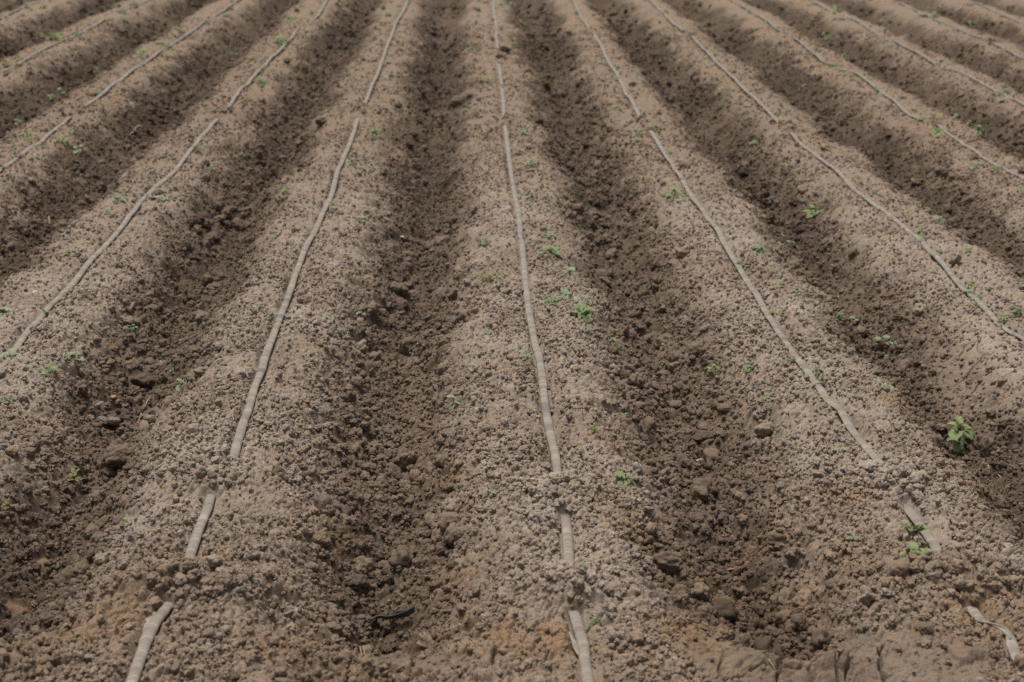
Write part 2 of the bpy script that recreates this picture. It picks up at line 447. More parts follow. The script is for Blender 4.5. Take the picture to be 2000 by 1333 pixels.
def soil_material(name, kind, fixed=None):
    m, n, b = nt(name)
    geo = node(n, 'ShaderNodeNewGeometry')
    pos = geo.outputs['Position']
    def att(a):
        x = node(n, 'ShaderNodeAttribute', attribute_name=a, attribute_type=kind)
        return x.outputs['Fac']
    coarse = noise(n, pos, 9, 4)
    mid = noise(n, pos, 55, 4, .6)
    fine = noise(n, pos, 420, 3, .65)
    if fixed:
        c = mixc(n, coarse, tuple(x*.85 for x in fixed[:3])+(1,), tuple(x*1.15 for x in fixed[:3])+(1,))
    else:
        c = mixc(n, att('pale'), DRY, PALE)
        c = mixc(n, att('rust'), c, RUST)
        c = mixc(n, att('damp_shade'), c, DAMP_SHADE)
        c = mixc(n, att('silt'), c, SILT)
    v = math_(n, 'ADD', math_(n, 'MULTIPLY', coarse, .55), math_(n, 'ADD', math_(n, 'MULTIPLY', mid, .75), math_(n, 'MULTIPLY', fine, .6)))
    if kind == 'INSTANCER':
        v = math_(n, 'ADD', v, math_(n, 'MULTIPLY', math_(n, 'SUBTRACT', att('rnd'), .5), .4))
    v = ramp(n, math_(n, 'SUBTRACT', v, .45), (0.05, (.76,)*3), (.5, (1.0,)*3), (.95, (1.22,)*3))
    mul = node(n, 'ShaderNodeMix', data_type='RGBA', blend_type='MULTIPLY')
    mul.inputs[0].default_value = 1
    n.links.new(c, mul.inputs[6])
    n.links.new(v, mul.inputs[7])
    # a tint drift between greyer and redder crumbs
    tint = ramp(n, noise(n, pos, 24, 3), (.3, (1.05, .985, .92)), (.7, (.975, 1.0, 1.03)))
    mul2 = node(n, 'ShaderNodeMix', data_type='RGBA', blend_type='MULTIPLY')
    mul2.inputs[0].default_value = 1
    n.links.new(mul.outputs[2], mul2.inputs[6])
    n.links.new(tint, mul2.inputs[7])
    n.links.new(mul2.outputs[2], b.inputs['Base Color'])
    b.inputs['Roughness'].default_value = .95
    b.inputs['Specular IOR Level'].default_value = .12
    bp = node(n, 'ShaderNodeBump')
    bp.inputs['Strength'].default_value = .75
    bp.inputs['Distance'].default_value = .0028
    hh = math_(n, 'ADD', noise(n, pos, 210, 3, .6), math_(n, 'MULTIPLY', noise(n, pos, 650, 2), .5))
    n.links.new(hh, bp.inputs['Height'])
    n.links.new(bp.outputs[0], b.inputs['Normal'])
    return m

M_SOIL = soil_material('tilled_soil', 'GEOMETRY')
M_CRUMB = soil_material('soil_crumb', 'INSTANCER')

def tape_material():
    m, n, b = nt('dusty_tape_plastic')
    s = node(n, 'ShaderNodeAttribute', attribute_name='run').outputs['Fac']
    v = node(n, 'ShaderNodeAttribute', attribute_name='across').outputs['Fac']
    mk = node(n, 'ShaderNodeAttribute', attribute_name='mark').outputs['Fac']
    pos = node(n, 'ShaderNodeNewGeometry').outputs['Position']
    bow = math_(n, 'MULTIPLY', math_(n, 'MULTIPLY', v, v), .012)
    sk = math_(n, 'ADD', math_(n, 'ADD', s, bow), math_(n, 'MULTIPLY', noise(n, pos, 45, 2), .012))
    bands = noise(n, sk, 19, 3.5, .65, '1D')
    c = ramp(n, bands, (.28, (.132, .110, .088)), (.42, (.165, .140, .114)), (.54, (.190, .163, .134)), (.60, (.262, .231, .196)), (.64, (.170, .145, .119)), (.8, (.215, .186, .155)))
    dust = noise(n, pos, 60, 4, .6)
    c = mixc(n, ramp(n, dust, (.45, (0, 0, 0)), (.75, (.55,)*3)), c, (.205, .170, .135, 1))
    fl = ramp(n, noise(n, pos, 500, 2, .6), (.35, (.86,)*3), (.7, (1.08,)*3))
    mul = node(n, 'ShaderNodeMix', data_type='RGBA', blend_type='MULTIPLY')
    mul.inputs[0].default_value = 1
    n.links.new(c, mul.inputs[6])
    n.links.new(fl, mul.inputs[7])
    c = mixc(n, mk, mul.outputs[2], (.095, .094, .088, 1))
    n.links.new(c, b.inputs['Base Color'])
    b.inputs['Roughness'].default_value = .72
    b.inputs['Specular IOR Level'].default_value = .25
    bp = node(n, 'ShaderNodeBump')
    bp.inputs['Strength'].default_value = .5
    bp.inputs['Distance'].default_value = .0015
    n.links.new(math_(n, 'ADD', math_(n, 'MULTIPLY', noise(n, pos, 70, 3), .9), math_(n, 'MULTIPLY', noise(n, pos, 300, 2), .5)), bp.inputs['Height'])
    n.links.new(bp.outputs[0], b.inputs['Normal'])
    return m

M_TAPE = tape_material()

def leaf_material(name, a, bb, edge):
    m, n, b = nt(name)
    pos = node(n, 'ShaderNodeNewGeometry').outputs['Position']
    rnd = node(n, 'ShaderNodeObjectInfo').outputs['Random']
    f = math_(n, 'ADD', math_(n, 'MULTIPLY', noise(n, pos, 70, 3), .8), math_(n, 'MULTIPLY', rnd, .35))
    c = ramp(n, f, (.3, a), (.75, bb))
    rim = node(n, 'ShaderNodeAttribute', attribute_name='rim').outputs['Fac']
    c = mixc(n, math_(n, 'MULTIPLY', rim, noise(n, pos, 40, 2)), c, edge)
    n.links.new(c, b.inputs['Base Color'])
    b.inputs['Roughness'].default_value = .6
    b.inputs['Specular IOR Level'].default_value = .25
    tr = node(n, 'ShaderNodeBsdfTranslucent')
    n.links.new(c, tr.inputs[0])
    ms = node(n, 'ShaderNodeMixShader')
    ms.inputs[0].default_value = .28
    out = [x for x in n.nodes if x.type == 'OUTPUT_MATERIAL'][0]
    n.links.new(b.outputs[0], ms.inputs[1])
    n.links.new(tr.outputs[0], ms.inputs[2])
    n.links.new(ms.outputs[0], out.inputs[0])
    return m

LEAF = {
    'b': leaf_material('green_leaf', (.108, .172, .058), (.180, .250, .095), (.20, .23, .10, 1)),
    'p': leaf_material('pale_leaf', (.155, .215, .110), (.225, .285, .160), (.24, .25, .15, 1)),
    'y': leaf_material('olive_leaf', (.140, .165, .050), (.190, .188, .070), (.22, .12, .06, 1)),
    'd': leaf_material('dark_leaf', (.070, .118, .032), (.118, .172, .050), (.14, .155, .06, 1)),
}

def plain_material(name, a, bb, scale=40, rough=.8, spec=.2, bump=.001):
    m, n, b = nt(name)
    tc = node(n, 'ShaderNodeTexCoord').outputs['Object']
    c = ramp(n, noise(n, tc, scale, 4, .6), (.3, a), (.72, bb))
    n.links.new(c, b.inputs['Base Color'])
    b.inputs['Roughness'].default_value = rough
    b.inputs['Specular IOR Level'].default_value = spec
    bp = node(n, 'ShaderNodeBump')
    bp.inputs['Strength'].default_value = .6
    bp.inputs['Distance'].default_value = bump
    n.links.new(noise(n, tc, scale*6, 3), bp.inputs['Height'])
    n.links.new(bp.outputs[0], b.inputs['Normal'])
    return m

M_STEM = plain_material('weed_stem', (.085, .105, .035), (.155, .085, .042), 60)
M_STRAW = plain_material('dry_straw', (.23, .165, .10), (.35, .28, .19), 80)
M_CHIP = plain_material('orange_chip', (.24, .12, .05), (.35, .21, .11), 80)
M_BLACK = plain_material('grey_black_plastic', (.028, .027, .027), (.090, .080, .073), 35, .6, .35)
M_PALESTONE = plain_material('pale_stone', (.26, .22, .18), (.36, .32, .27), 60)
M_TANSTONE = plain_material('tan_stone', (.30, .235, .14), (.40, .32, .20), 60)
CLODM = {k: soil_material(k+'_clod', 'GEOMETRY', c) for k, c in {
    'brown': (.130, .096, .068), 'damp_shade': (.088, .064, .046), 'pale': (.222, .182, .145), 'black': (.045, .037, .031), 'tan': (.185, .134, .090), 'grey': (.160, .128, .100)}.items()}

# ------------------------------------------------------------------ mesh helpers
def tag(o, label=None, cat=None, group=None, kind=None):
    if label: o['label'] = label
    if cat: o['category'] = cat
    if group: o['group'] = group
    if kind: o['kind'] = kind
    return o

def mesh_obj(name, verts, faces, mat, parent=None, attrs=None, smooth=True):
    me = bpy.data.meshes.new(name)
    me.from_pydata([tuple(v) for v in verts], [], faces)
    me.update()
    if smooth:
        me.polygons.foreach_set('use_smooth', [True]*len(me.polygons))
    for a, v in (attrs or {}).items():
        me.attributes.new(a, 'FLOAT', 'POINT').data.foreach_set('value', np.asarray(v, np.float32))
    me.materials.append(mat)
    o = bpy.data.objects.new(name, me)
    COL.objects.link(o)
    if parent: o.parent = parent
    return o

def empty(name, loc, rz=0.0):
    o = bpy.data.objects.new(name, None)
    o.empty_display_size = .02
    COL.objects.link(o)
    o.location = loc
    o.rotation_euler = (0, 0, rz)
    return o

# ------------------------------------------------------------------ ground sheet: one grid, finer where it is near the path one looks from
def build_ground():
    q = 1.0+1.0/1422
    ys = [2.20]
    while ys[-1] < 17.5:
        d = (ys[-1]*.943+.52)
        ys.append(ys[-1]+1.0*d/1422)
    near = list(np.linspace(-3.0, 1.3, 16))+list(np.linspace(1.34, 2.198, 60))
    far = [ys[-1]]
    while far[-1] < 420:
        far.append(far[-1]*1.03)
    ys = np.array(near+ys+far[1:])
    nc = 1560
    s = np.linspace(-1, 1, nc)
    e = np.geomspace(1.02, 1.9, 50)
    outer = np.concatenate([e, np.geomspace(2.0, 60, 30)])
    s = np.concatenate([-outer[::-1], s, outer])
    nx, ny = len(s), len(ys)
    co = np.empty((ny, nx, 3), np.float32)
    at = np.empty((4, ny, nx), np.float32)
    step = 120
    for j in range(0, ny, step):
        yy = ys[j:j+step]
        d = np.maximum(yy, .6)*.943+.52
        hw = .435*d+.28
        X = math.tan(YAW)*yy[:, None]+s[None, :]*hw[:, None]
        Y = np.broadcast_to(yy[:, None], X.shape)
        spc = np.broadcast_to((1.25*d/1422)[:, None], X.shape)
        z, *mk = ground(X, Y, spc)
        co[j:j+step, :, 0], co[j:j+step, :, 1], co[j:j+step, :, 2] = X, Y, z
        for a in range(4):
            at[a, j:j+step] = mk[a]
    nv = nx*ny
    me = bpy.data.meshes.new('field_soil')
    me.vertices.add(nv)
    me.vertices.foreach_set('co', co.reshape(-1))
    i = (np.arange(ny-1)[:, None]*nx+np.arange(nx-1)[None, :]).astype(np.int32)
    quads = np.stack([i, i+1, i+nx+1, i+nx], -1).reshape(-1)
    nf = quads.size//4
    me.loops.add(quads.size)
    me.loops.foreach_set('vertex_index', quads)
    me.polygons.add(nf)
    me.polygons.foreach_set('loop_start', np.arange(nf, dtype=np.int32)*4)
    me.update(calc_edges=True)
    for a, nm in enumerate(('damp_shade', 'pale', 'rust', 'silt')):
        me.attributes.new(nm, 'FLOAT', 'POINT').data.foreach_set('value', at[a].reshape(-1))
    me.materials.append(M_SOIL)
    o = bpy.data.objects.new('ground', me)
    COL.objects.link(o)
    tag(o, 'tilled brown soil raised into long parallel ridges with furrows between', 'ground', kind='structure')
    print('ground verts', nv)

build_ground()

# ------------------------------------------------------------------ loose crumbs and clods: one scatter, far too many to count
def crumb_nodes():
    g = bpy.data.node_groups.new('crumb_scatter', 'GeometryNodeTree')
    g.interface.new_socket('Geometry', in_out='INPUT', socket_type='NodeSocketGeometry')
    g.interface.new_socket('Geometry', in_out='OUTPUT', socket_type='NodeSocketGeometry')
    N = g.nodes.new
    gi, go = N('NodeGroupInput'), N('NodeGroupOutput')
    join = N('GeometryNodeJoinGeometry')
    for i in range(10):
        ico = N('GeometryNodeMeshIcoSphere')
        ico.inputs['Radius'].default_value = 1
        ico.inputs['Subdivisions'].default_value = 4
        pos = N('GeometryNodeInputPosition')
        add = N('ShaderNodeVectorMath'); add.operation = 'ADD'
        add.inputs[1].default_value = (i*7.31, i*3.17, -i*5.03)
        g.links.new(pos.outputs[0], add.inputs[0])
        tex = N('ShaderNodeTexNoise')
        tex.inputs['Scale'].default_value = 0.9+.12*(i % 4)
        tex.inputs['Detail'].default_value = 4
        tex.inputs['Roughness'].default_value = .58
        g.links.new(add.outputs[0], tex.inputs['Vector'])
        vor = N('ShaderNodeTexVoronoi')
        vor.inputs['Scale'].default_value = 1.3
        g.links.new(add.outputs[0], vor.inputs['Vector'])
        s1 = N('ShaderNodeMath'); s1.operation = 'SUBTRACT'; s1.inputs[1].default_value = .5
        g.links.new(tex.outputs[0], s1.inputs[0])
        m1 = N('ShaderNodeMath'); m1.operation = 'MULTIPLY'; m1.inputs[1].default_value = 1.5
        g.links.new(s1.outputs[0], m1.inputs[0])
        s2 = N('ShaderNodeMath'); s2.operation = 'MULTIPLY_ADD'
        s2.inputs[1].default_value = -.45 if i % 2 else -.2
        g.links.new(vor.outputs['Distance'], s2.inputs[0])
        g.links.new(m1.outputs[0], s2.inputs[2])
        nor = N('GeometryNodeInputNormal')
        sc = N('ShaderNodeVectorMath'); sc.operation = 'SCALE'
        g.links.new(pos.outputs[0], sc.inputs[0])
        g.links.new(s2.outputs[0], sc.inputs['Scale'])
        sp = N('GeometryNodeSetPosition')
        g.links.new(ico.outputs[0], sp.inputs[0])
        g.links.new(sc.outputs[0], sp.inputs['Offset'])
        mat = N('GeometryNodeSetMaterial')
        mat.inputs['Material'].default_value = M_CRUMB
        g.links.new(sp.outputs[0], mat.inputs[0])
        sm = N('GeometryNodeSetShadeSmooth')
        g.links.new(mat.outputs[0], sm.inputs[0])
        ti = N('GeometryNodeGeometryToInstance')
        g.links.new(sm.outputs[0], ti.inputs[0])
        g.links.new(ti.outputs[0], join.inputs[0])
    def named(nm, ty):
        x = N('GeometryNodeInputNamedAttribute')
        x.data_type = ty
        x.inputs['Name'].default_value = nm
        return next(o for o in x.outputs if o.enabled and o.name == 'Attribute')
    inst = N('GeometryNodeInstanceOnPoints')
    inst.inputs['Pick Instance'].default_value = True
    g.links.new(gi.outputs[0], inst.inputs['Points'])
    g.links.new(join.outputs[0], inst.inputs['Instance'])
    g.links.new(named('shape', 'INT'), inst.inputs['Instance Index'])
    e2r = N('FunctionNodeEulerToRotation')
    g.links.new(named('turn', 'FLOAT_VECTOR'), e2r.inputs[0])
    g.links.new(e2r.outputs[0], inst.inputs['Rotation'])
    g.links.new(named('size', 'FLOAT_VECTOR'), inst.inputs['Scale'])
    g.links.new(inst.outputs[0], go.inputs[0])
    return g

TAKEN = []                       # spots held by clods, stones and straw

def build_crumbs():
    xs, ys, rs = [], [], []
    # (candidates per square metre, near Y, far Y, radius low, radius high, zone)
    for dens, y0, y1, r0, r1, zone in [(460, 2.2, 8.0, .014, .036, 'big'), (2600, 2.2, 5.2, .0075, .0165, 'med'), (8500, 2.2, 5.2, .0038, .0092, 'small'),
                                       (520, 8.0, 16.0, .012, .030, 'big'), (1700, 5.2, 8.0, .0065, .0135, 'med'), (5200, 5.2, 8.0, .0042, .0090, 'small'), (1500, 8.0, 13.0, .0055, .0115, 'small'),
                                       (300, 8.0, 12.0, .009, .016, 'med'), (6000, 2.2, 3.7, .005, .017, 'heap'), (500, 7.5, 9.5, .008, .020, 'heap')]:
        n = int(dens*(y1-y0)*(.87*(y1*.943+.52)+.6))
        Y = RNG.uniform(y0, y1, n)
        hw = .435*(Y*.943+.52)+.3
        lim = .435*(y1*.943+.52)+.3
        X = math.tan(YAW)*Y+RNG.uniform(-1, 1, n)*lim
        m = np.abs(X-math.tan(YAW)*Y) < hw
        X, Y = X[m], Y[m]
        base, t, tt, head, kr, op = base_parts(X, Y)
        heap = heap_h(X, Y)
        big, med, small, smf = zones(X, Y, tt, head, heap)
        p = {'big': np.maximum(big*.8*sstep(-.2, .5, vnoise(X, Y, .22, 90)+.25), .35*sstep(.015, .03, heap))+.015,
             'med': med, 'heap': .9*sstep(.006, .014, heap), 'small': small*(1-.5*big)}[zone]
        r = r0+(r1-r0)*RNG.random(len(X))**2.2
        if zone == 'big':
            r = np.where(heap > .012, r*.62, r)
        keep = RNG.random(len(X)) < p
        for k in TK:
            mk = (kr == k)
            d = np.abs(X-tape_x(k, Y))
            keep &= ~(mk & (d < .0128+r*.60) & (heap < .007) & ~((k == 1) & (Y < 2.46)))
        silt = np.maximum(blob(X, Y, 22, 1165, .045, -.13), blob(X, Y, 88, 1083, .03, -.14)) > .45
        keep &= ~silt
        for (lx, ly, lr) in TAKEN:
            keep &= (X-lx)**2+(Y-ly)**2 > (lr+.4*r)**2
        xs.append(X[keep]); ys.append(Y[keep]); rs.append(r[keep])
    X, Y, r = np.concatenate(xs), np.concatenate(ys), np.concatenate(rs)
    z, damp_shade, pale, rust, silt = ground(X, Y, 1.25*(Y*.943+.52)/1422)
    n = len(X)
    z = z+r*RNG.uniform(-.2, .6, n)
    me = bpy.data.meshes.new('soil_crumbs')
    me.vertices.add(n)
    me.vertices.foreach_set('co', np.stack([X, Y, z], -1).astype(np.float32).reshape(-1))
    def put(nm, ty, v, key='value'):
        me.attributes.new(nm, ty, 'POINT').data.foreach_set(key, v)
    put('damp_shade', 'FLOAT', np.clip(damp_shade*RNG.uniform(.35, 1.2, n), 0, 1).astype(np.float32))
    put('pale', 'FLOAT', np.clip(pale+RNG.uniform(-.2, .3, n)*(pale > .1), 0, 1).astype(np.float32))
    put('rust', 'FLOAT', rust*RNG.uniform(.4, 1, n).astype(np.float32))
    put('silt', 'FLOAT', silt)
    put('rnd', 'FLOAT', RNG.random(n).astype(np.float32))
    put('shape', 'INT', RNG.integers(0, 10, n).astype(np.int32))
    put('turn', 'FLOAT_VECTOR', RNG.uniform(0, 6.28, (n, 3)).astype(np.float32).reshape(-1), 'vector')
    put('size', 'FLOAT_VECTOR', (r[:, None]*np.stack([RNG.uniform(.85, 1.25, n), RNG.uniform(.75, 1.1, n), RNG.uniform(.6, .95, n)], -1)).astype(np.float32).reshape(-1), 'vector')
    o = bpy.data.objects.new('soil_crumbs', me)
    COL.objects.link(o)
    md = o.modifiers.new('scatter', 'NODES')
    md.node_group = crumb_nodes()
    tag(o, 'loose dry crumbs and clods strewn over the ridges and furrows', 'soil crumbs', kind='stuff')
    print('crumbs', n)


# ------------------------------------------------------------------ drip tapes
def spline(P, ss):
    """Catmull-Rom through P, sampled about every ss(y) metres"""
    out = []
    Q = np.vstack([2*P[0]-P[1], P, 2*P[-1]-P[-2]])
    for i in range(1, len(Q)-2):
        a, b, c, d = Q[i-1], Q[i], Q[i+1], Q[i+2]
        n = max(1, int(np.hypot(*(c-b))/ss(b[1])))
        for j in range(n):
            t = j/n
            out.append(.5*((2*b)+(c-a)*t+(2*a-5*b+4*c-d)*t*t+(3*b-a-3*c+d)*t**3))
    out.append(P[-1])
    return np.array(out)

NR = 14
def tape_mesh(path, z, half_w, thick, roll, marks=(), closed_ends=True):
    """flat oval tube along path; returns verts, faces, attrs"""
    V, Fc, run, acr, mk = [], [], [], [], []
    s = np.concatenate([[0], np.cumsum(np.hypot(*np.diff(path, axis=0).T))])
    tan = np.gradient(path, axis=0)
    tan /= np.linalg.norm(tan, axis=1)[:, None]
    for i in range(len(path)):
        nx, ny = tan[i, 1], -tan[i, 0]
        for j in range(NR):
            a = 2*math.pi*j/NR
            u, w = math.cos(a), math.sin(a)
            uu = half_w[i]*math.copysign(abs(u)**.75, u)
            ww = thick[i]*w
            c, sn = math.cos(roll[i]), math.sin(roll[i])
            lat, up = uu*c-ww*sn, uu*sn+ww*c
            V.append((path[i, 0]+nx*lat, path[i, 1]+ny*lat, z[i]+up))
            run.append(s[i]); acr.append(u)
            mk.append(sum(h*math.exp(-((path[i, 1]-my)/ml)**4) for my, ml, h in marks))
        if i:
            for j in range(NR):
                Fc.append(((i-1)*NR+j, (i-1)*NR+(j+1) % NR, i*NR+(j+1) % NR, i*NR+j))
    if closed_ends:
        Fc.append(tuple(range(NR)))
        Fc.append(tuple(reversed(range((len(path)-1)*NR, len(path)*NR))))
    return V, Fc, {'run': run, 'across': acr, 'mark': np.clip(mk, 0, 1)}

TAPE_LABEL = {
    'C': 'banded dusty drip tape along the middle ridge, a flap folded out at its near end',
    'L1': 'banded dusty drip tape left of the middle one, its near end forked by a fold',
    'L2': 'grey drip tape curving down to the left edge, second left of the middle tape',
    'L3': 'grey drip tape on the ridge with the dry Y-shaped twig in the furrow beside it',
    'L4': 'thin distant drip tape near the upper left corner, partly under weeds',
    'L5': 'faint distant drip tape crossing the very corner at the upper left',
    'R1': 'dusty drip tape right of the middle one, twisted and cut open at its near end',
    'R2': 'grey drip tape leaving at the right edge halfway down, second right of the middle tape',
    'R3': 'pale drip tape on the right with the bushy weed at its soil heap',
    'R4': 'thin distant drip tape, fourth right of the middle tape',
    'R5': 'thin faint drip tape in the upper right, fifth right of the middle tape',
    'R6': 'faint distant drip tape crossing the very corner at the upper right',
}

def mark(n, py, ln, h):
    pts = TAPES[n][1]
    p = on_plane(float(np.interp(py, [q[1] for q in pts], [q[0] for q in pts])), py)
    return (p.y, ln, h)

def build_tape(n):
    k, P = TW[n]
    path = spline(P, lambda y: max(.004, .0022*y))
    if n == 'R1':
        pass
    L = len(path)
    X, Y = path[:, 0], path[:, 1]
    far = np.clip((Y-8)/8, 0, 1)
    z = smooth_ground(X, Y)+.0045+.005*sstep(5, 11, Y)+.0022*vnoise(X*0+k, Y, .11, 101)+.001*vnoise(X*0+k, Y, .04, 102)
    hp = heap_h(X, Y)
    z = z-.004*sstep(.004, .02, hp)
    w = .0128*(1+.05*vnoise(X*0+k, Y, .12, 103)+.02*vnoise(X*0+k, Y, .03, 104))
    th = .0064*(1+.15*vnoise(X*0+k, Y, .12, 105))
    roll = .16*vnoise(X*0+k*3.1, Y, .25, 106)
    marks = []
    if n == 'C':
        ky = mark('C', 468, 1, 1)[0]
        w = w*(1-.35*np.exp(-((Y-ky)/.02)**2))
        marks = [mark('C', 800, .035, .75), mark('C', 835, .015, .4), mark('C', 362, .04, .3)]
        roll = roll+.25*np.exp(-((Y-mark('C', 1262, 1, 1)[0])/.03)**2)
    if n == 'L1':
        marks = [mark('L1', 592, .030, .75), mark('L1', 622, .022, .8), mark('L1', 728, .022, .85), mark('L1', 455, .03, .3)]
        w = w*(1+.12*np.exp(-((Y-mark('L1', 1245, 1, 1)[0])/.05)**2))
    if n == 'R1':
        ky = mark('R1', 1238, 1, 1)[0]
        w = w*(1-.38*np.exp(-((Y-ky)/.022)**2))
        roll = roll-.9*np.exp(-((Y-ky)/.03)**2)
        th = th*.6
        z = z+.006*np.exp(-((Y-ky)/.03)**2)
        marks = [mark('R1', 668, .022, .8)]
    if n in ('R3', 'L4', 'R4', 'L5', 'R5', 'R6'):
        w = w*.92
    V, Fc, at = tape_mesh(path, z, w, th, roll, marks, closed_ends=(n != 'R1'))
    root = mesh_obj('drip_tape', V, Fc, M_TAPE, None, at)
    tag(root, TAPE_LABEL[n], 'drip tape', 'drip irrigation tapes laid along the ridges')
    # folds at the near ends
    def flap(pts, widths, zoff, name='folded_flap', label=None, rolls=None):
        pw = [on_plane(x, y, 0) for x, y in pts]
        pa = spline(np.array([(p.x, p.y) for p in pw]), lambda y: .004)
        m = len(pa)
        zz = np.interp(np.linspace(0, 1, m), np.linspace(0, 1, len(zoff)), zoff)+smooth_ground(pa[:, 0], pa[:, 1])
        ww = np.interp(np.linspace(0, 1, m), np.linspace(0, 1, len(widths)), widths)
        rr = np.interp(np.linspace(0, 1, m), np.linspace(0, 1, len(rolls or [0, 0])), rolls or [0, 0])
        v, f, a = tape_mesh(pa, zz, ww, np.full(m, .0018), rr)
        o = mesh_obj(name, v, f, M_TAPE, root, a)
        if label: o['label'] = label
    if n == 'L1':
        flap([(303, 1185), (295, 1210), (287, 1240), (280, 1270)], [.008, .0105, .0095, .006], [-.004, .004, .004, .001], 'folded_end', 'second layer of tape splaying left from the fold')
    if n == 'C':
        flap([(1111, 1247), (1118, 1258), (1126, 1272), (1136, 1288)], [.0015, .006, .009, .004], [.014, .011, .008, .003], 'folded_flap', 'small pointed flap sticking out left of the tape', [.5, .3, .1])
        flap([(1131, 1276), (1140, 1282), (1151, 1287)], [.0022, .0026, .0022], [.0095, .0105, .0095], 'crease')
    if n == 'R1':
        flap([(1936, 1232), (1950, 1238), (1963, 1246), (1972, 1258)], [.003, .006, .007, .002], [.010, .013, .013, .009], 'folded_flap', 'crumpled fold where the tape twists', [.4, -.2, -.5])
        flap([(1990, 1286), (1993, 1297), (1995, 1305)], [.010, .0115, .0115], [.0075, .0085, .008], 'cut_end', 'open cut end of the tape', [-.3, -.3, -.3])
    return root

for n_ in TAPES:
    build_tape(n_)

# ------------------------------------------------------------------ weed seedlings
def rot(v, yaw, pitch):
    x, y, z = v                      # leaf runs along +x; pitch lifts its tip
    c, s = math.cos(pitch), math.sin(pitch)
    x, z = x*c-z*s, x*s+z*c
    c, s = math.cos(yaw), math.sin(yaw)
    return (x*c-y*s, x*s+y*c, z)

class Acc:
    def __init__(self): self.v, self.f, self.rim = [], [], []
    def leaf(self, p, yaw, pitch, L, W, rg, lobes=0, cup=.25, droop=.3, n=16):
        b = len(self.v)
        pts = [(0.12*L, 0, 0)]
        rim = [0]
        ph = rg.uniform(0, 6)
        for ring in (.5, 1.0):
            for i in range(n):
                a = 2*math.pi*i/n
                r = 1.0
                if lobes:
                    r *= 1+.10*math.cos(lobes*a+ph)
                r *= 1+rg.uniform(-.05, .05)
                notch = 1-.35*math.exp(-((a-math.pi)/.35)**2)
                x = L*.5+L*.5*ring*r*math.cos(a)*notch
                y = W*.5*ring*r*math.sin(a)
                tt = x/L
                zz = -droop*L*max(0, tt-.35)**2+cup*W*(abs(y)/max(W, 1e-6))**1.3*ring+.035*L*math.sin(3*a+ph)*ring
                pts.append((x, y, zz)); rim.append(1.0 if ring == 1 else .25)
        for q in pts:
            w = rot(q, yaw, pitch)
            self.v.append((p[0]+w[0], p[1]+w[1], p[2]+w[2]))
        self.rim += rim
        for i in range(n):
            j = (i+1) % n
            self.f.append((b, b+1+i, b+1+j))
            self.f.append((b+1+i, b+1+n+i, b+1+n+j, b+1+j))
    def tube(self, a, c, r0, r1):
        a, c = Vector(a), Vector(c)
        d = (c-a)
        if d.length < 1e-6: return
        d.normalize()
        x = d.orthogonal().normalized()
        y = d.cross(x)
        b = len(self.v)
        for (p, r) in ((a, r0), ((a+c)/2+Vector((0, 0, .04*(c-a).length)), (r0+r1)/2), (c, r1)):
            for i in range(5):
                t = 2*math.pi*i/5
                self.v.append(tuple(p+x*(r*math.cos(t))+y*(r*math.sin(t))))
                self.rim.append(0)
        for k in (0, 1):
            for i in range(5):
                j = (i+1) % 5
                self.f.append((b+k*5+i, b+k*5+j, b+(k+1)*5+j, b+(k+1)*5+i))

def plant_parts(kind, w, rg):
    """leaves and stems of one seedling, w metres wide, standing on the origin"""
    lv, st = Acc(), Acc()
    if kind == 'y':                                    # low sprawling weed with many tiny leaves
        arms = rg.randint(3, 5)
        a0 = rg.uniform(0, 6.28)
        for i in range(arms):
            a = a0+i*6.28/arms+rg.uniform(-.4, .4)
            ln = w*rg.uniform(.3, .55)
            e = (math.cos(a)*ln, math.sin(a)*ln*.9, w*rg.uniform(.03, .16))
            st.tube((0, 0, 0), e, w*.018, w*.010)
            m = rg.randint(3, 4)
            for q in range(m):
                f = (q+1)/m
                p = (e[0]*f, e[1]*f, e[2]*f+w*.02)
                for sd in (-1, 1):
                    L = w*rg.uniform(.15, .24)
                    lv.leaf(p, a+sd*rg.uniform(.5, 1.3), rg.uniform(.05, .7), L, L*rg.uniform(.5, .7), rg, 0, .2, .2, 10)
    elif kind == 'd':                                  # upright narrow-leaved
        h = w*rg.uniform(.5, .8)
        for i in range(rg.randint(6, 9)):
            a = rg.uniform(0, 6.28)
            hh = h*rg.uniform(.15, .75)
            p = (math.cos(a)*w*.06, math.sin(a)*w*.06, hh)
            L = w*rg.uniform(.38, .58)
            lv.leaf(p, a, rg.uniform(.2, 1.1), L, L*rg.uniform(.34, .55), rg, 0, .3, .35, 12)
        st.tube((0, 0, -.002), (w*.03, 0, h*.8), w*.03, w*.018)
    else:
        nl = rg.randint(4, 6) if kind == 'p' else rg.randint(5, 8)
        h = w*(.28 if kind == 'p' else .40)
        a0 = rg.uniform(0, 6.28)
        for i in range(nl):
            a = a0+i*2.4+rg.uniform(-.35, .35)
            f = i/max(1, nl-1)
            out = w*rg.uniform(.10, .22)*(1.1-.5*f)
            p = (math.cos(a)*out, math.sin(a)*out, h*(.30+.75*f)*rg.uniform(.8, 1.15))
            L = w*rg.uniform(.38, .52)*(1.05-.3*f)
            st.tube((0, 0, h*.2*f), p, w*.016, w*.011)
            lv.leaf(p, a, rg.uniform(-.25, .3)+.5*math.sin(a), L, L*rg.uniform(.85, 1.1), rg, rg.choice((5, 7)), .15, .5)
        st.tube((0, 0, -.003), (0, 0, h*.75), w*.026, w*.017)
    return lv, st

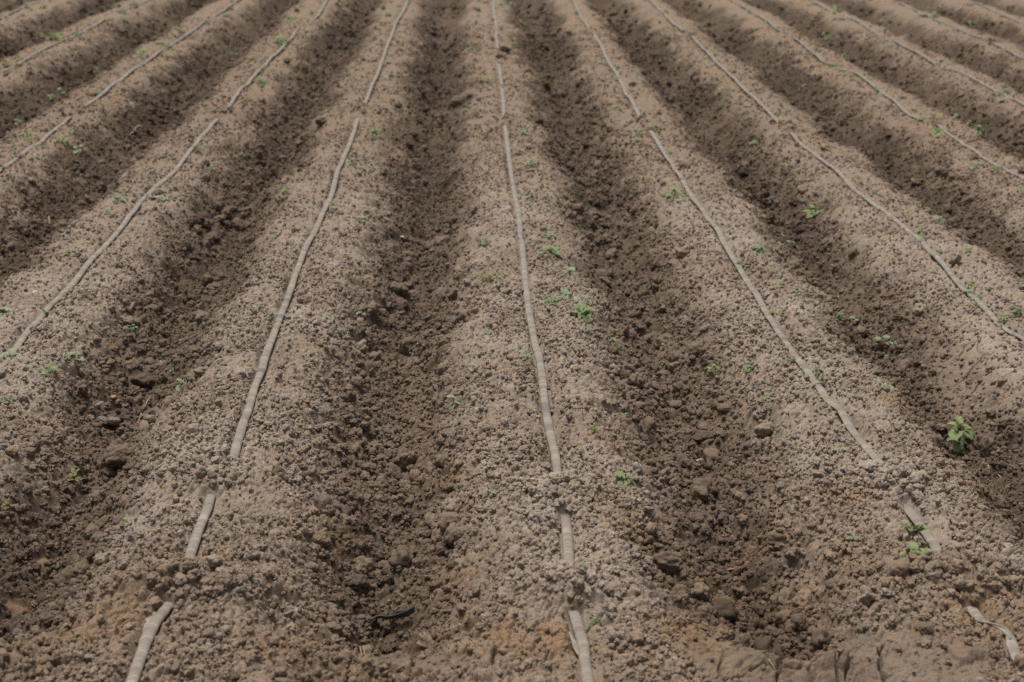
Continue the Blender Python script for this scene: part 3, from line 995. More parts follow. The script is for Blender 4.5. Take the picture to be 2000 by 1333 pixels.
def tall_weed(w, rg):
    lv, st = Acc(), Acc()
    h = w*1.05
    st.tube((0, 0, -.004), (w*.02, 0, h*.5), w*.032, w*.026)
    st.tube((w*.02, 0, h*.5), (-w*.04, 0, h), w*.026, w*.016)
    for (a, hh, L, pit) in [(3.9, .84, .56, -.35), (5.5, .86, .52, -.40), (1.6, .98, .34, .85), (2.5, .92, .42, .25), (.5, .84, .46, .15),
                            (5.7, .50, .54, -.45), (4.3, .40, .46, -.45), (3.0, .46, .38, -.1), (4.9, .22, .40, -.35), (.2, .5, .40, -.1)]:
        p0 = (0, 0, h*hh*.92)
        p = (math.cos(a)*w*.09, math.sin(a)*w*.09, h*hh)
        st.tube(p0, p, w*.014, w*.011)
        lv.leaf(p, a, pit, w*L, w*L*.92, rg, 7, .12, .6, 20)
    return lv, st

def mallow(w, rg):
    lv, st = Acc(), Acc()
    for (x, y, L, hh, a) in [(-.02, -.10, .50, .20, 4.4), (-.05, .34, .36, .18, 1.8), (.40, .10, .32, .16, .3), (-.44, .06, .22, .10, 3.2), (.08, -.04, .30, .30, 5.0)]:
        p = (x*w, y*w, hh*w)
        st.tube((0, .08*w, 0), p, w*.014, w*.011)
        lv.leaf((p[0]-math.cos(a)*w*L*.4, p[1]-math.sin(a)*w*L*.4, p[2]+.05*w), a, .35*math.sin(a), w*L, w*L*1.05, rg, 9, .28, .25, 22)
    return lv, st

PLANTS = (
    '225,4,14,b 51,15,18,b 31,11,9,b 86,15,12,b 262,9,14,b 12,35,12,p 180,26,10,y 219,26,10,p 238,26,20,b 242,39,12,b 215,39,14,y 81,75,12,b 109,75,22,b '
    '146,69,12,b 160,75,14,p 81,104,12,b 126,84,16,y 24,123,32,y 35,114,10,b 131,110,12,p 151,106,12,p 354,67,24,d 312,86,14,y 328,96,20,b 280,105,22,b '
    '268,114,16,p 232,117,10,y 220,116,10,y 187,145,14,b 354,102,10,p 290,137,20,y 116,179,14,p 100,199,14,p 185,182,17,b 228,185,10,p 256,208,12,p '
    '260,176,12,y 423,195,14,b 447,147,9,p 477,109,10,d 456,115,12,b 472,131,10,y 446,32,14,b 464,22,12,p 35,247,16,b 54,272,23,b 83,243,12,y 123,277,24,b '
    '140,261,14,p 154,291,20,p 31,305,18,d 82,314,17,p 10,328,16,y 24,282,10,p 372,269,12,b 384,301,15,d 400,291,10,p 307,303,8,p 475,196,14,y 490,197,14,y '
    '589,14,12,b 664,5,10,b 671,21,10,b 566,37,14,b 579,37,14,b 609,29,12,d 639,47,14,b 605,61,16,y 546,81,18,b 560,85,12,d 524,87,9,p 516,134,12,b '
    '509,165,18,b 581,148,12,y 804,2,14,y 757,30,12,b 777,28,9,p 805,22,10,b 795,38,14,y 756,45,10,y 782,73,14,p 830,74,10,b 730,78,10,y 735,88,10,y '
    '757,122,16,y 716,143,10,y 685,159,13,b 791,150,10,p 752,155,18,p 665,236,10,d 659,246,11,d 682,251,12,y 712,242,10,y 735,264,24,b 656,287,10,p '
    '685,319,19,p 657,317,12,y 694,332,12,d 712,334,13,b 936,3,12,b 976,10,16,b 998,15,14,b 929,48,12,d 922,88,18,b 917,99,12,b 955,30,10,y 980,61,10,d '
    '996,38,14,y 997,81,12,d 957,162,14,b 984,172,12,d 998,166,16,y 910,220,12,b 939,219,18,p 998,190,10,y 967,315,12,p 984,325,12,y 1003,94,12,d '
    '1005,116,12,p 1019,46,10,p 1010,62,10,p 1125,25,12,b 1098,32,10,b 1188,41,10,b 1120,66,12,p 1179,78,16,y 1176,126,14,p 1205,132,10,b 1204,153,10,b '
    '1236,157,10,p 1010,168,20,y 1192,181,12,p 1205,212,12,b 1280,206,12,p 1026,235,12,y 1021,265,16,p 1281,252,22,b 1247,266,15,b 1036,299,12,y '
    '1039,325,18,b 1307,301,12,b 1332,289,10,p 1350,312,10,y 1260,5,10,b 1289,4,10,p 1304,26,10,b 1320,62,10,p 1364,51,10,y 1380,90,10,y 1396,108,10,b '
    '1412,114,10,p 1427,139,15,b 1432,127,10,p 1410,176,14,p 1370,186,10,y 1416,200,12,b 1440,200,12,y 1462,210,10,p 1482,172,24,y 1474,165,10,p '
    '1496,194,10,p 1475,286,16,p 1492,296,12,p 1464,5,12,b 1465,21,12,b 1493,46,10,b 1586,8,16,p 1605,24,12,b 1635,20,20,b 1640,36,18,p 1521,56,12,b '
    '1610,71,12,b 1616,79,10,b 1590,86,12,y 1606,100,12,p 1542,92,10,y 1649,114,12,p 1629,130,16,b 1662,158,12,d 1670,150,12,d 1681,156,10,b 1711,176,10,b '
    '1721,187,12,p 1702,147,10,y 1697,65,12,p 1722,46,10,p 1740,92,12,b 1769,76,12,p 1782,100,10,y 1796,32,14,b 1811,23,12,b 1825,32,16,b 1840,45,12,p '
    '1852,52,10,y 1894,48,12,p 1926,41,10,y 1893,8,18,y 1910,66,12,y 1955,102,12,p 1811,120,14,y 1829,127,14,b 1846,138,12,b 1930,160,12,y 1922,177,14,y '
    '1962,181,14,b 1962,199,14,p 1800,238,16,b 1817,234,14,p 1834,235,12,b 1829,264,28,b 1838,255,10,b 1911,262,21,b 1895,244,14,p 1869,230,12,p '
    '1977,244,12,y 1857,258,12,y 1954,304,20,y 1847,290,12,y 1907,326,20,p 1922,327,12,y 1522,223,20,b 1525,212,9,d 1551,231,10,p 1519,192,10,b '
    '1542,325,10,b 1710,210,10,p 280,349,10,b 284,366,22,y 226,374,12,d 243,377,15,b 230,394,23,b 196,388,12,y 208,387,10,p 313,389,28,p 210,415,16,p '
    '220,424,10,y 221,488,12,y 137,499,17,b 155,498,14,p 110,505,10,p 244,519,12,y 110,548,12,p 132,575,10,y 12,613,28,p 40,605,18,y 91,619,20,d '
    '258,642,15,p 253,655,20,d 414,334,14,b 490,648,12,p 559,378,17,b 614,400,14,d 625,400,12,y 609,408,10,b 649,412,16,d 665,422,14,y 701,433,17,p '
    '677,393,10,y 542,464,14,b 567,460,10,y 622,487,14,p 646,520,10,y 641,575,10,d 621,605,14,y 566,609,10,y 530,630,15,d 640,634,14,b 706,624,14,p '
    '922,349,10,p 975,365,12,y 950,478,21,b 917,493,12,y 964,515,14,y 955,543,38,y 920,554,13,b 976,554,14,p 985,545,10,y 954,657,14,p 1080,349,10,p '
    '1021,386,14,p 1035,404,10,p 1069,413,12,p 1257,368,12,p 1325,350,16,y 1317,384,30,b 1410,338,12,b 1479,395,14,p 1063,467,10,b 1076,466,15,p '
    '1028,460,14,y 1078,497,28,b 1055,505,12,p 1110,492,10,y 1112,535,24,p 1106,585,28,p 1139,593,26,p 1075,598,26,b 1050,597,14,p 1095,606,12,y '
    '1141,620,34,b 1150,658,14,d 1423,466,14,y 1450,444,10,y 1487,492,24,b 1445,518,12,b 1435,527,12,y 1394,515,10,y 1424,626,13,b 1462,630,15,p '
    '1447,622,10,y 1585,338,12,p 1576,357,15,p 1669,353,16,y 1721,383,16,y 1592,420,34,b 1722,448,14,b 1736,409,10,y 1774,423,10,y 1832,438,25,p '
    '1796,457,15,b 1802,469,10,b 1795,474,11,p 1827,503,10,y 1889,495,12,b 1946,338,16,b 1994,378,13,b 1522,469,12,p 1545,484,21,b 1561,539,15,p '
    '1505,525,10,y 1524,565,14,b 1558,578,14,b 1572,582,12,y 1630,588,17,p 1641,596,12,y 1675,594,10,d 1684,604,15,d 1636,630,17,d 1660,632,24,b '
    '1676,631,16,b 1527,623,22,d 1509,613,12,y 1897,563,20,b 1892,574,18,p 1910,583,12,b 1996,560,11,b 1987,603,12,y 1985,619,15,b 1967,625,16,b '
    '1980,629,14,p 1955,630,13,b 1952,640,14,y 20,696,30,p 141,703,32,p 100,737,25,b 7,797,22,b 441,728,13,p 340,743,11,p 361,757,29,p 432,761,15,p '
    '142,935,44,y 926,727,20,p 920,702,9,p 961,706,9,b 945,747,20,y 889,787,32,p 871,856,22,y 892,838,11,y 936,823,9,y 956,976,15,p 1015,683,13,b '
    '1026,705,20,b 1040,710,12,y 1201,680,19,b 1297,682,12,p 1182,762,15,y 1219,818,14,b 1162,852,19,d 1202,866,16,y 1395,736,19,b 1460,730,21,b '
    '1448,791,12,y 1496,793,12,b 1217,946,36,b 1002,928,9,b 1727,681,32,p 1732,701,11,p 1760,687,14,y 1550,717,13,d 1562,730,11,p 1594,730,19,d '
    '1629,737,14,y 1606,750,21,d 1580,781,30,y 1566,781,11,p 1502,791,11,b 1721,756,32,p 1639,892,24,p 1870,862,52,T 1785,881,11,y 1839,916,11,d '
    '5,1015,30,y 245,1037,13,b 428,1046,13,p 1261,1006,11,d 1134,1102,11,b 1154,1226,13,b 1170,1226,18,d 1667,1066,23,b 1780,1056,42,d 1786,1103,58,M ')
plist = []
for s_ in PLANTS.split():
    x, y, w, k = s_.split(',')
    plist.append([float(x), float(y), float(w), k])
order = sorted(range(len(plist)), key=lambda i: -plist[i][2])
single = set(order[:290])

ORD = ['', 'first', 'second', 'third', 'fourth', 'fifth', 'sixth', 'seventh', 'eighth', 'ninth', 'tenth', 'eleventh', 'twelfth', 'thirteenth', 'fourteenth',
       'fifteenth', 'sixteenth', 'seventeenth', 'eighteenth', 'nineteenth', 'twentieth']
for tens, nm in ((20, 'twenty'), (30, 'thirty'), (40, 'forty'), (50, 'fifty'), (60, 'sixty')):
    if tens > 20:
        ORD.append({30: 'thirtieth', 40: 'fortieth', 50: 'fiftieth', 60: 'sixtieth'}[tens])
    for u in range(1, 10):
        ORD.append(nm+'-'+ORD[u])
ROWN = {0: 'middle tape', -1: 'first left-hand tape', -2: 'second left-hand tape', -3: 'third left-hand tape', -4: 'fourth left-hand tape', -5: 'fifth left-hand tape',
        1: 'first right-hand tape', 2: 'second right-hand tape', 3: 'third right-hand tape', 4: 'fourth right-hand tape', 5: 'fifth right-hand tape', 6: 'sixth right-hand tape'}
SPECIAL = {
    (1870, 862): 'largest weed, upright with broad green leaves, at the furrow edge on the right',
    (1786, 1103): 'round crinkled mallow seedling in front of the cut tape end on the right',
    (1780, 1056): 'olive flat-leaved weed tucked against the twisted tape on the right',
    (1592, 420): 'dull green bushy weed sprawling alone on a furrow side, right of centre',
    (1829, 264): 'leafy bush weed beside the soil heap on the third tape right',
    (1217, 946): 'bright broad-leaved weed level with the clod heap on the middle ridge',
    (1317, 384): 'bushy bright seedling just left of the first tape right, on pale dust',
    (142, 935): 'flat olive weed at the bottom of the dark furrow, lower left',
    (955, 543): 'reddish olive creeping weed left of the middle tape',
    (5, 1015): 'reddish creeping weed cut by the left edge of the picture',
    (313, 389): 'pale dense seedling just right of the second tape left',
    (649, 412): 'dark narrow seedling hugging the right side of the first tape left',
    (1141, 620): 'reddish-stemmed seedling, nearest of the cluster right of the middle tape',
    (1075, 598): 'dark upright seedling closest to the middle tape in the cluster of four',
    (1106, 585): 'pale seedling at the back of the cluster right of the middle tape',
    (1139, 593): 'pale open seedling at the right of the cluster by the middle tape',
    (889, 787): 'pale low seedling on the edge of the middle furrow, left of the middle ridge',
    (20, 696): 'pale seedling growing over the second tape left by the picture edge',
    (1026, 705): 'two-tone seedling touching the left side of the middle tape',
    (871, 856): 'yellowish feathery seedling on the rusty furrow side, left of the middle ridge',
}
LOOK = {'b': 'green broad-leaved', 'p': 'pale grey-green', 'y': 'olive sprawling', 'd': 'dark narrow-leaved'}

info = []
for i in range(len(plist)):
    x, y, w, k = plist[i]
    p = pix_ground(x, y+w*(.30 if k != 'T' else .46))
    u = float(np.interp(p.x, CEN, KS))
    r = int(round(u))
    r = max(-5, min(6, r))
    side = 'right' if p.x > float(tape_x(r, p.y)) else 'left'
    p.z = max(p.z, float(smooth_ground(p.x, p.y)[0])+.009)
    info.append((p, r, side))

rank = {}
for r in range(-5, 7):
    for sd in ('left', 'right'):
        c = sorted((i for i in single if info[i][1] == r and info[i][2] == sd and (plist[i][0], plist[i][1]) not in SPECIAL), key=lambda i: info[i][0].y)
        for q, i in enumerate(c):
            rank[i] = q+1

tiny = {k: Acc() for k in 'bpyd'}
for i in range(len(plist)):
    x, y, w, k = plist[i]
    p, r, side = info[i]
    rg = random.Random(1000+i)
    wm = w/px_m(p)*(1.25 if k not in 'TM' else .98)
    rz = rg.uniform(0, 6.28) if k in 'yd' else 0.0
    if k == 'T':
        lv, st = tall_weed(wm, rg); rz = 0; mt = 'b'
    elif k == 'M':
        lv, st = mallow(wm, rg); rz = 0; mt = 'b'; p.z += .014
    else:
        lv, st = plant_parts(k, wm, rg); mt = k
    if i in single:
        root = empty('weed_seedling', p, rz)
        if w >= 15:
            mesh_obj('foliage', lv.v, lv.f, LEAF[mt], root, {'rim': lv.rim})
            mesh_obj('stem', st.v, st.f, M_STEM, root)
        else:                                   # a few pixels across: one mesh
            bpy.data.objects.remove(root)
            nb = len(lv.v)
            root = mesh_obj('weed_seedling', lv.v+st.v, lv.f+[tuple(a+nb for a in f) for f in st.f], LEAF[mt], None, {'rim': lv.rim+st.rim})
            root.location = p
            root.rotation_euler = (0, 0, rz)
        lab = SPECIAL.get((x, y))
        if not lab:
            sz = 'tiny' if wm < .034 else ('small' if wm < .062 else 'larger')
            where = ROWN[r]
            lab = '%s %s seedling, %s from the front, %s of the %s' % (sz, LOOK[mt], ORD[rank[i]], side, where)
        tag(root, lab, 'weed', 'weed seedlings on the soil ridges')
    else:
        a = tiny[mt]
        b = len(a.v)
        c, s = math.cos(rz), math.sin(rz)
        for q in (lv, st):
            b = len(a.v)
            a.v += [(p.x+v[0]*c-v[1]*s, p.y+v[0]*s+v[1]*c, p.z+v[2]) for v in q.v]
            a.f += [tuple(b+j for j in f) for f in q.f]
            a.rim += q.rim
V, Fc, rim, mi = [], [], [], []
for q, k in enumerate('bpyd'):
    b = len(V)
    V += tiny[k].v
    Fc += [tuple(b+j for j in f) for f in tiny[k].f]
    rim += tiny[k].rim
    mi += [q]*len(tiny[k].f)
o = mesh_obj('weed_sprouts', V, Fc, LEAF['b'], None, {'rim': rim})
for k in 'pyd':
    o.data.materials.append(LEAF[k])
o.data.polygons.foreach_set('material_index', mi)
tag(o, 'the smallest green sprouts dotted over all the ridges', 'sprouts', kind='stuff')

# ------------------------------------------------------------------ clods and stones one can point at
import bmesh
def lump(name, px, py, wpx, mat, label, cat='clod', group=None, sx=1., sy=1., sz=.75, rough=.28, rz=0., sink=.24, seed=0, flat=0.):
    p = pix_ground(px, py+wpx*.18)
    r = wpx/px_m(p)/2
    bm = bmesh.new()
    bmesh.ops.create_icosphere(bm, subdivisions=5, radius=1)
    rg = random.Random(seed*77+int(px))
    from mathutils import noise as mn
    off = Vector((rg.uniform(-50, 50), rg.uniform(-50, 50), rg.uniform(-50, 50)))
    planes = [(Vector((rg.gauss(0, 1), rg.gauss(0, 1), rg.gauss(0, 1))).normalized(), rg.uniform(.62, .9)) for _ in range(7)]
    for v in bm.verts:
        q = v.co.copy()
        for nrm, d in planes:                        # broken facets
            e = q.dot(nrm)-d
            if e > 0: q -= nrm*e*.8
        a = mn.fractal(q*1.1+off, 1.0, 2.0, 4)
        b = mn.fractal(q*4.5+off, .9, 2.0, 3)
        c = mn.voronoi(q*3.2+off)[0][0]
        q = q*(1+rough*a+.05*b-.10*(c-.3))
        v.co = Vector((q.x*sx, q.y*sy, q.z*sz))*r
    me = bpy.data.meshes.new(name)
    bm.to_mesh(me); bm.free()
    me.polygons.foreach_set('use_smooth', [True]*len(me.polygons))
    me.materials.append(mat)
    o = bpy.data.objects.new(name, me)
    COL.objects.link(o)
    TAKEN.append((p.x, p.y, r*.8*min(sx, sy)))
    zb = float(smooth_ground(p.x, p.y)[0])
    o.location = (p.x, p.y, max(zb+.004, min(p.z, zb+.02))+r*sz*(1-2*sink)*.9)
    o.rotation_euler = (rg.uniform(-.2, .2), rg.uniform(-.2, .2), rz or rg.uniform(0, 6.28))
    return tag(o, label, cat, group)

G = 'large loose clods of soil'
for i, (x, y, w, m, lab, kw) in enumerate([
    (1885, 1165, 25, 'pale', 'round pale clod resting where the cut tape leaves its soil heap', dict(sz=.9, rough=.12)),
    (1805, 1235, 36, 'brown', 'big smooth brown clod on the near bank, left of the twisted tape', dict(sz=.85, rough=.18)),
    (1622, 1150, 26, 'brown', 'grey-brown rounded clod on the slope above the bank', dict(rough=.15)),
    (1647, 1250, 26, 'brown', 'low brown clod on the bank of dark soil', dict(rough=.2)),
    (1752, 1272, 22, 'brown', 'angular brown clod near the long drying cracks', dict(rough=.3)),
    (625, 1070, 38, 'brown', 'big cracked clod on the left side of the dark pit', dict(sz=.8)),
    (650, 1237, 38, 'brown', 'broad brown clod left of the black plastic scrap', dict(sz=.7)),
    (545, 936, 26, 'damp_shade', 'angular dark brown clod right of the forked tape ridge', dict(rough=.35)),
    (672, 1020, 20, 'brown', 'rounded clod at the upper left of the dark pit', dict()),
    (730, 1127, 24, 'damp_shade', 'grey clod half way down the dark pit', dict()),
    (1372, 866, 38, 'damp_shade', 'large dark clod in the pile of clods in the furrow, foremost', dict(sz=.8, rough=.2)),
    (1377, 848, 34, 'brown', 'flat topped clod on the furrow pile, behind the large dark one', dict(sz=.6)),
    (1404, 855, 30, 'brown', 'pointed clod at the right of the furrow pile', dict(rough=.3)),
    (1340, 868, 26, 'damp_shade', 'dark rounded clod at the left of the furrow pile', dict()),
    (1415, 808, 34, 'brown', 'broad smooth clod set in the furrow side above the pile', dict(sz=.6, rough=.15)),
    (1300, 763, 24, 'damp_shade', 'grey angular clod with dark gap under it, mid furrow', dict(rough=.35)),
    (1295, 742, 30, 'brown', 'broad flat clod just above the grey angular one', dict(sz=.6)),
    (1246, 798, 30, 'brown', 'thin flat slab of crust lying on the furrow side', dict(sz=.35, rough=.3)),
    (1318, 790, 34, 'brown', 'wide crusted clod in the furrow right of the thin slab', dict(sz=.5)),
    (1245, 493, 22, 'brown', 'pale-faced slab standing on the furrow side, upper middle', dict(sz=.8, sy=.5, rough=.2)),
    (800, 826, 32, 'damp_shade', 'big rounded clod at the right side of the middle furrow', dict(sz=.8, rough=.2)),
    (773, 836, 20, 'damp_shade', 'small clod wedged left of the big rounded one', dict()),
    (765, 972, 28, 'damp_shade', 'clod over a black hollow at the head of the dark pit', dict(sz=.8)),
    (718, 926, 34, 'brown', 'broad clod among straw chips in the middle furrow', dict(sz=.7)),
    (775, 938, 24, 'damp_shade', 'dark clod right of the broad clod in the middle furrow', dict()),
    (295, 718, 28, 'brown', 'smooth boulder-like clod beside the tiny white stone', dict(sz=.9, rough=.12)),
    (273, 692, 26, 'damp_shade', 'rounded clod above the boulder-like clod, left furrow', dict()),
    (282, 752, 52, 'damp_shade', 'dark crumbling lump across the left furrow floor', dict(sz=.6, rough=.3)),
    (200, 825, 26, 'grey', 'pale cracked clod with a whitish face, left furrow', dict()),
    (222, 826, 28, 'grey', 'grey crusted clod right of the pale cracked one', dict()),
    (36, 840, 26, 'brown', 'rounded brown clod near the left edge, topmost of the heap', dict(rough=.15)),
    (60, 868, 30, 'brown', 'rounded brown clod below the topmost one at the left edge', dict(rough=.15)),
    (25, 895, 26, 'tan', 'tan pointed clod low in the heap at the left edge', dict()),
    (60, 895, 26, 'brown', 'rounded brown clod beside the tan pointed clod', dict(rough=.15)),
    (240, 902, 80, 'brown', 'large slab of turned soil leaning over the left furrow', dict(sx=1, sy=.62, sz=.6, rough=.35, rz=.6)),
    (600, 272, 66, 'brown', 'long turned slab of soil across the furrow, upper left of middle', dict(sx=1, sy=.38, sz=.45, rough=.35, rz=1.1)),
    (628, 236, 50, 'brown', 'second turned slab behind the long one in the same furrow', dict(sx=1, sy=.35, sz=.32, rough=.4, rz=1.0)),
    (898, 206, 46, 'brown', 'lone overhanging clod with a black hollow under it, upper middle', dict(sx=1, sy=.5, sz=.6, rough=.3, rz=.7, sink=.1)),
    (985, 106, 28, 'black', 'black clod lying on the middle tape far up the row', dict(sz=.55, sx=1.1, sy=.8, rough=.55, sink=.1, rz=2.6)),
    (976, 117, 22, 'black', 'smaller black clod just in front of the one on the middle tape', dict(sz=.5, rough=.5, sink=.15)),
    (560, 126, 14, 'brown', 'dark pointed clod alone on the second ridge left', dict(rough=.35, sink=.15)),
    (477, 1103, 24, 'black', 'charcoal black clod on the ridge right of the broken tape', dict(rough=.35)),
    (495, 1104, 20, 'black', 'second charcoal clod touching the first', dict(rough=.35)),
    (557, 1046, 22, 'black', 'thin dark flake of earth above the cracked clod', dict(sz=.45)),
    (870, 1082, 24, 'black', 'blackish clod in the rusty slope of the pit', dict(rough=.35)),
    (885, 1120, 26, 'damp_shade', 'dark clod with a hollow on the rusty slope, lower one', dict(rough=.35)),
    (1865, 1078, 34, 'pale', 'pale crusted clod right of the tape where it dives under soil', dict(sz=.6)),
    (1083, 966, 24, 'pale', 'pale clod highest in the heap over the middle tape', dict(rough=.2, sink=.15)),
    (1062, 962, 20, 'pale', 'pale clod left in the heap over the middle tape', dict(sink=.15)),
    (1112, 968, 20, 'pale', 'small pale clod right in the heap over the middle tape', dict(sink=.15)),
    (1095, 986, 22, 'brown', 'brown clod at the foot of the heap over the middle tape', dict(sink=.15)),
    (1113, 995, 18, 'brown', 'small brown clod beside the emerging middle tape', dict(sink=.2)),
    (1728, 945, 34, 'pale', 'large pale clod in the heap over the first tape right', dict(sz=.8, sink=.15)),
    (1752, 938, 26, 'pale', 'pale knob behind the large pale clod of that heap', dict(sink=.15)),
    (1795, 955, 26, 'pale', 'pale clod at the right end of the heap on the tape', dict(sink=.15)),
    (1700, 965, 28, 'brown', 'brown clod at the left end of the heap on the tape', dict(sink=.15)),
    (1750, 975, 22, 'pale', 'cracked pale clod just above the re-emerging tape', dict(sink=.15)),
    (1790, 985, 28, 'pale', 'grey clod right of the re-emerging tape', dict(sink=.15)),
    (305, 1186, 28, 'tan', 'tan round clod in the fork of the folded tape', dict(sz=.85, rough=.15)),
    (282, 1172, 20, 'tan', 'tan clod left of the fork clod', dict()),
    (258, 1172, 18, 'tan', 'small tan clod, leftmost of the three by the fork', dict()),
    (414, 1150, 26, 'pale', 'pale tan clod right of the soil heap over the forked tape', dict(rough=.2)),
    (243, 1270, 20, 'tan', 'tan pebble-like clod left of the near tape end', dict(rough=.15)),
    (117, 1222, 26, 'brown', 'brown clod on the rim of the lower left bank', dict()),
    (37, 1155, 16, 'black', 'dark clod sitting on the smooth silt, left one', dict()),
    (28, 1155, 14, 'black', 'dark small clod on the smooth silt near the edge', dict()),
    (42, 1157, 13, 'brown', 'grey small clod on the silt beside the dark one', dict()),
    (7, 1178, 16, 'black', 'dark clod on the silt cut by the picture edge', dict()),
    (180, 1043, 34, 'brown', 'rounded clod on the furrow shoulder, lower left', dict(rough=.18)),
    (192, 1058, 30, 'brown', 'rounded clod in front of the shoulder clod, lower left', dict(rough=.18)),
    (235, 1030, 30, 'brown', 'smooth clod above the tiny red-stemmed sprout', dict(rough=.15)),
    (1147, 1180, 24, 'pale', 'pale double clod right of the near middle tape end', dict()),
    (1111, 1182, 14, 'pale', 'small round pale clod left of the near middle tape end', dict(sz=.9, rough=.12)),
    (1195, 1168, 36, 'tan', 'long tan clod right of the heap on the middle ridge', dict(sz=.5, sy=.6)),
]):
    lump('soil_clod', x, y, w, CLODM[m], lab, 'clod', G, seed=i, **kw)

GS = 'small stones lying on the soil'
for i, (x, y, w, m, lab, kw) in enumerate([
    (362, 938, 19, M_TANSTONE, 'yellowish stone on the ridge beside the gap in the first tape left', dict(sz=.7)),
    (585, 1208, 15, M_PALESTONE, 'whitish stone on the left rim of the dark pit', dict(sz=.7)),
    (316, 719, 9, M_PALESTONE, 'tiny white stone in the left furrow', dict(sz=.8)),
    (69, 578, 15, M_PALESTONE, 'flat pale stone on the ridge left of the second tape left', dict(sz=.4)),
    (1236, 1166, 15, M_PALESTONE, 'grey-white pointed stone right of the middle ridge heap', dict(sz=.9)),
    (1245, 926, 20, M_PALESTONE, 'pale upright stone near the bright broad-leaved weed', dict(sz=1.0, sx=.7)),
    (1037, 1225, 12, M_PALESTONE, 'small pale oval stone left of the near middle tape', dict(sx=.6)),
    (1963, 1162, 14, M_PALESTONE, 'whitish stone near the right edge above the twisted tape', dict()),
    (1844, 1194, 10, M_PALESTONE, 'small white stone left of the round pale clod', dict(sz=.6)),
    (748, 1204, 8, M_PALESTONE, 'tiny white stone above the black plastic scrap', dict()),
    (1815, 90, 8, M_TANSTONE, 'tiny pinkish stone in a far furrow on the right', dict()),
    (195, 789, 18, CLODM['grey'], 'flat whitish crust flake at the left furrow', dict(sz=.25)),
    (1372, 900, 24, M_PALESTONE, 'grey flat flake below the furrow pile of clods', dict(sz=.2)),
    (893, 454, 15, M_CHIP, 'orange-brown chip on the side of the middle furrow', dict(sz=.4)),
    (822, 456, 8, M_CHIP, 'tiny orange chip standing in the middle furrow', dict(sz=1.2, sx=.5)),
    (785, 466, 12, M_TANSTONE, 'tan chip at the left of the orange chips', dict(sz=.4)),
    (1783, 358, 11, M_CHIP, 'orange chip in the right furrow under the third tape', dict(sz=.5)),
    (1785, 407, 11, M_TANSTONE, 'tan chip on the pale ridge right of the second tape right', dict(sz=.4)),
    (1743, 499, 9, M_CHIP, 'orange chip left of the second tape right', dict(sz=.5)),
    (1097, 447, 13, M_CHIP, 'rusty chip right of the middle tape', dict(sz=.4)),
    (223, 782, 24, M_CHIP, 'reddish crust flake in the left furrow', dict(sz=.25, sy=.6)),
    (1610, 1241, 9, M_CHIP, 'small orange fleck on the dark bank', dict(sz=.4)),
]):
    lump('stone' if m is not M_CHIP else 'chip', x, y, w, m, lab, 'stone' if m is not M_CHIP else 'chip', GS if m is not M_CHIP else 'coloured chips on the soil', rough=.2, seed=200+i, **kw)

# ------------------------------------------------------------------ straw, twigs and scraps
def stick(name, pts, wpx, mat, label, cat, group=None, lift=.35, branches=()):
    P = [pix_ground(x, y) for x, y in pts]
    r = wpx/px_m(P[0])/2
    a = Acc()
    for q in P:
        q.z += r*lift+.004
        TAKEN.append((q.x, q.y, r+.004))
    o0 = P[0].copy()
    for i in range(len(P)-1):
        a.tube(P[i]-o0, P[i+1]-o0, r, r*.85)
    for bp in branches:
        B = [pix_ground(x, y) for x, y in bp]
        for q in B: q.z += r*lift+.004
        for i in range(len(B)-1):
            a.tube(B[i]-o0, B[i+1]-o0, r*.7, r*.5)
    o = mesh_obj(name, a.v, a.f, mat)
    o.location = o0
    return tag(o, label, cat, group)

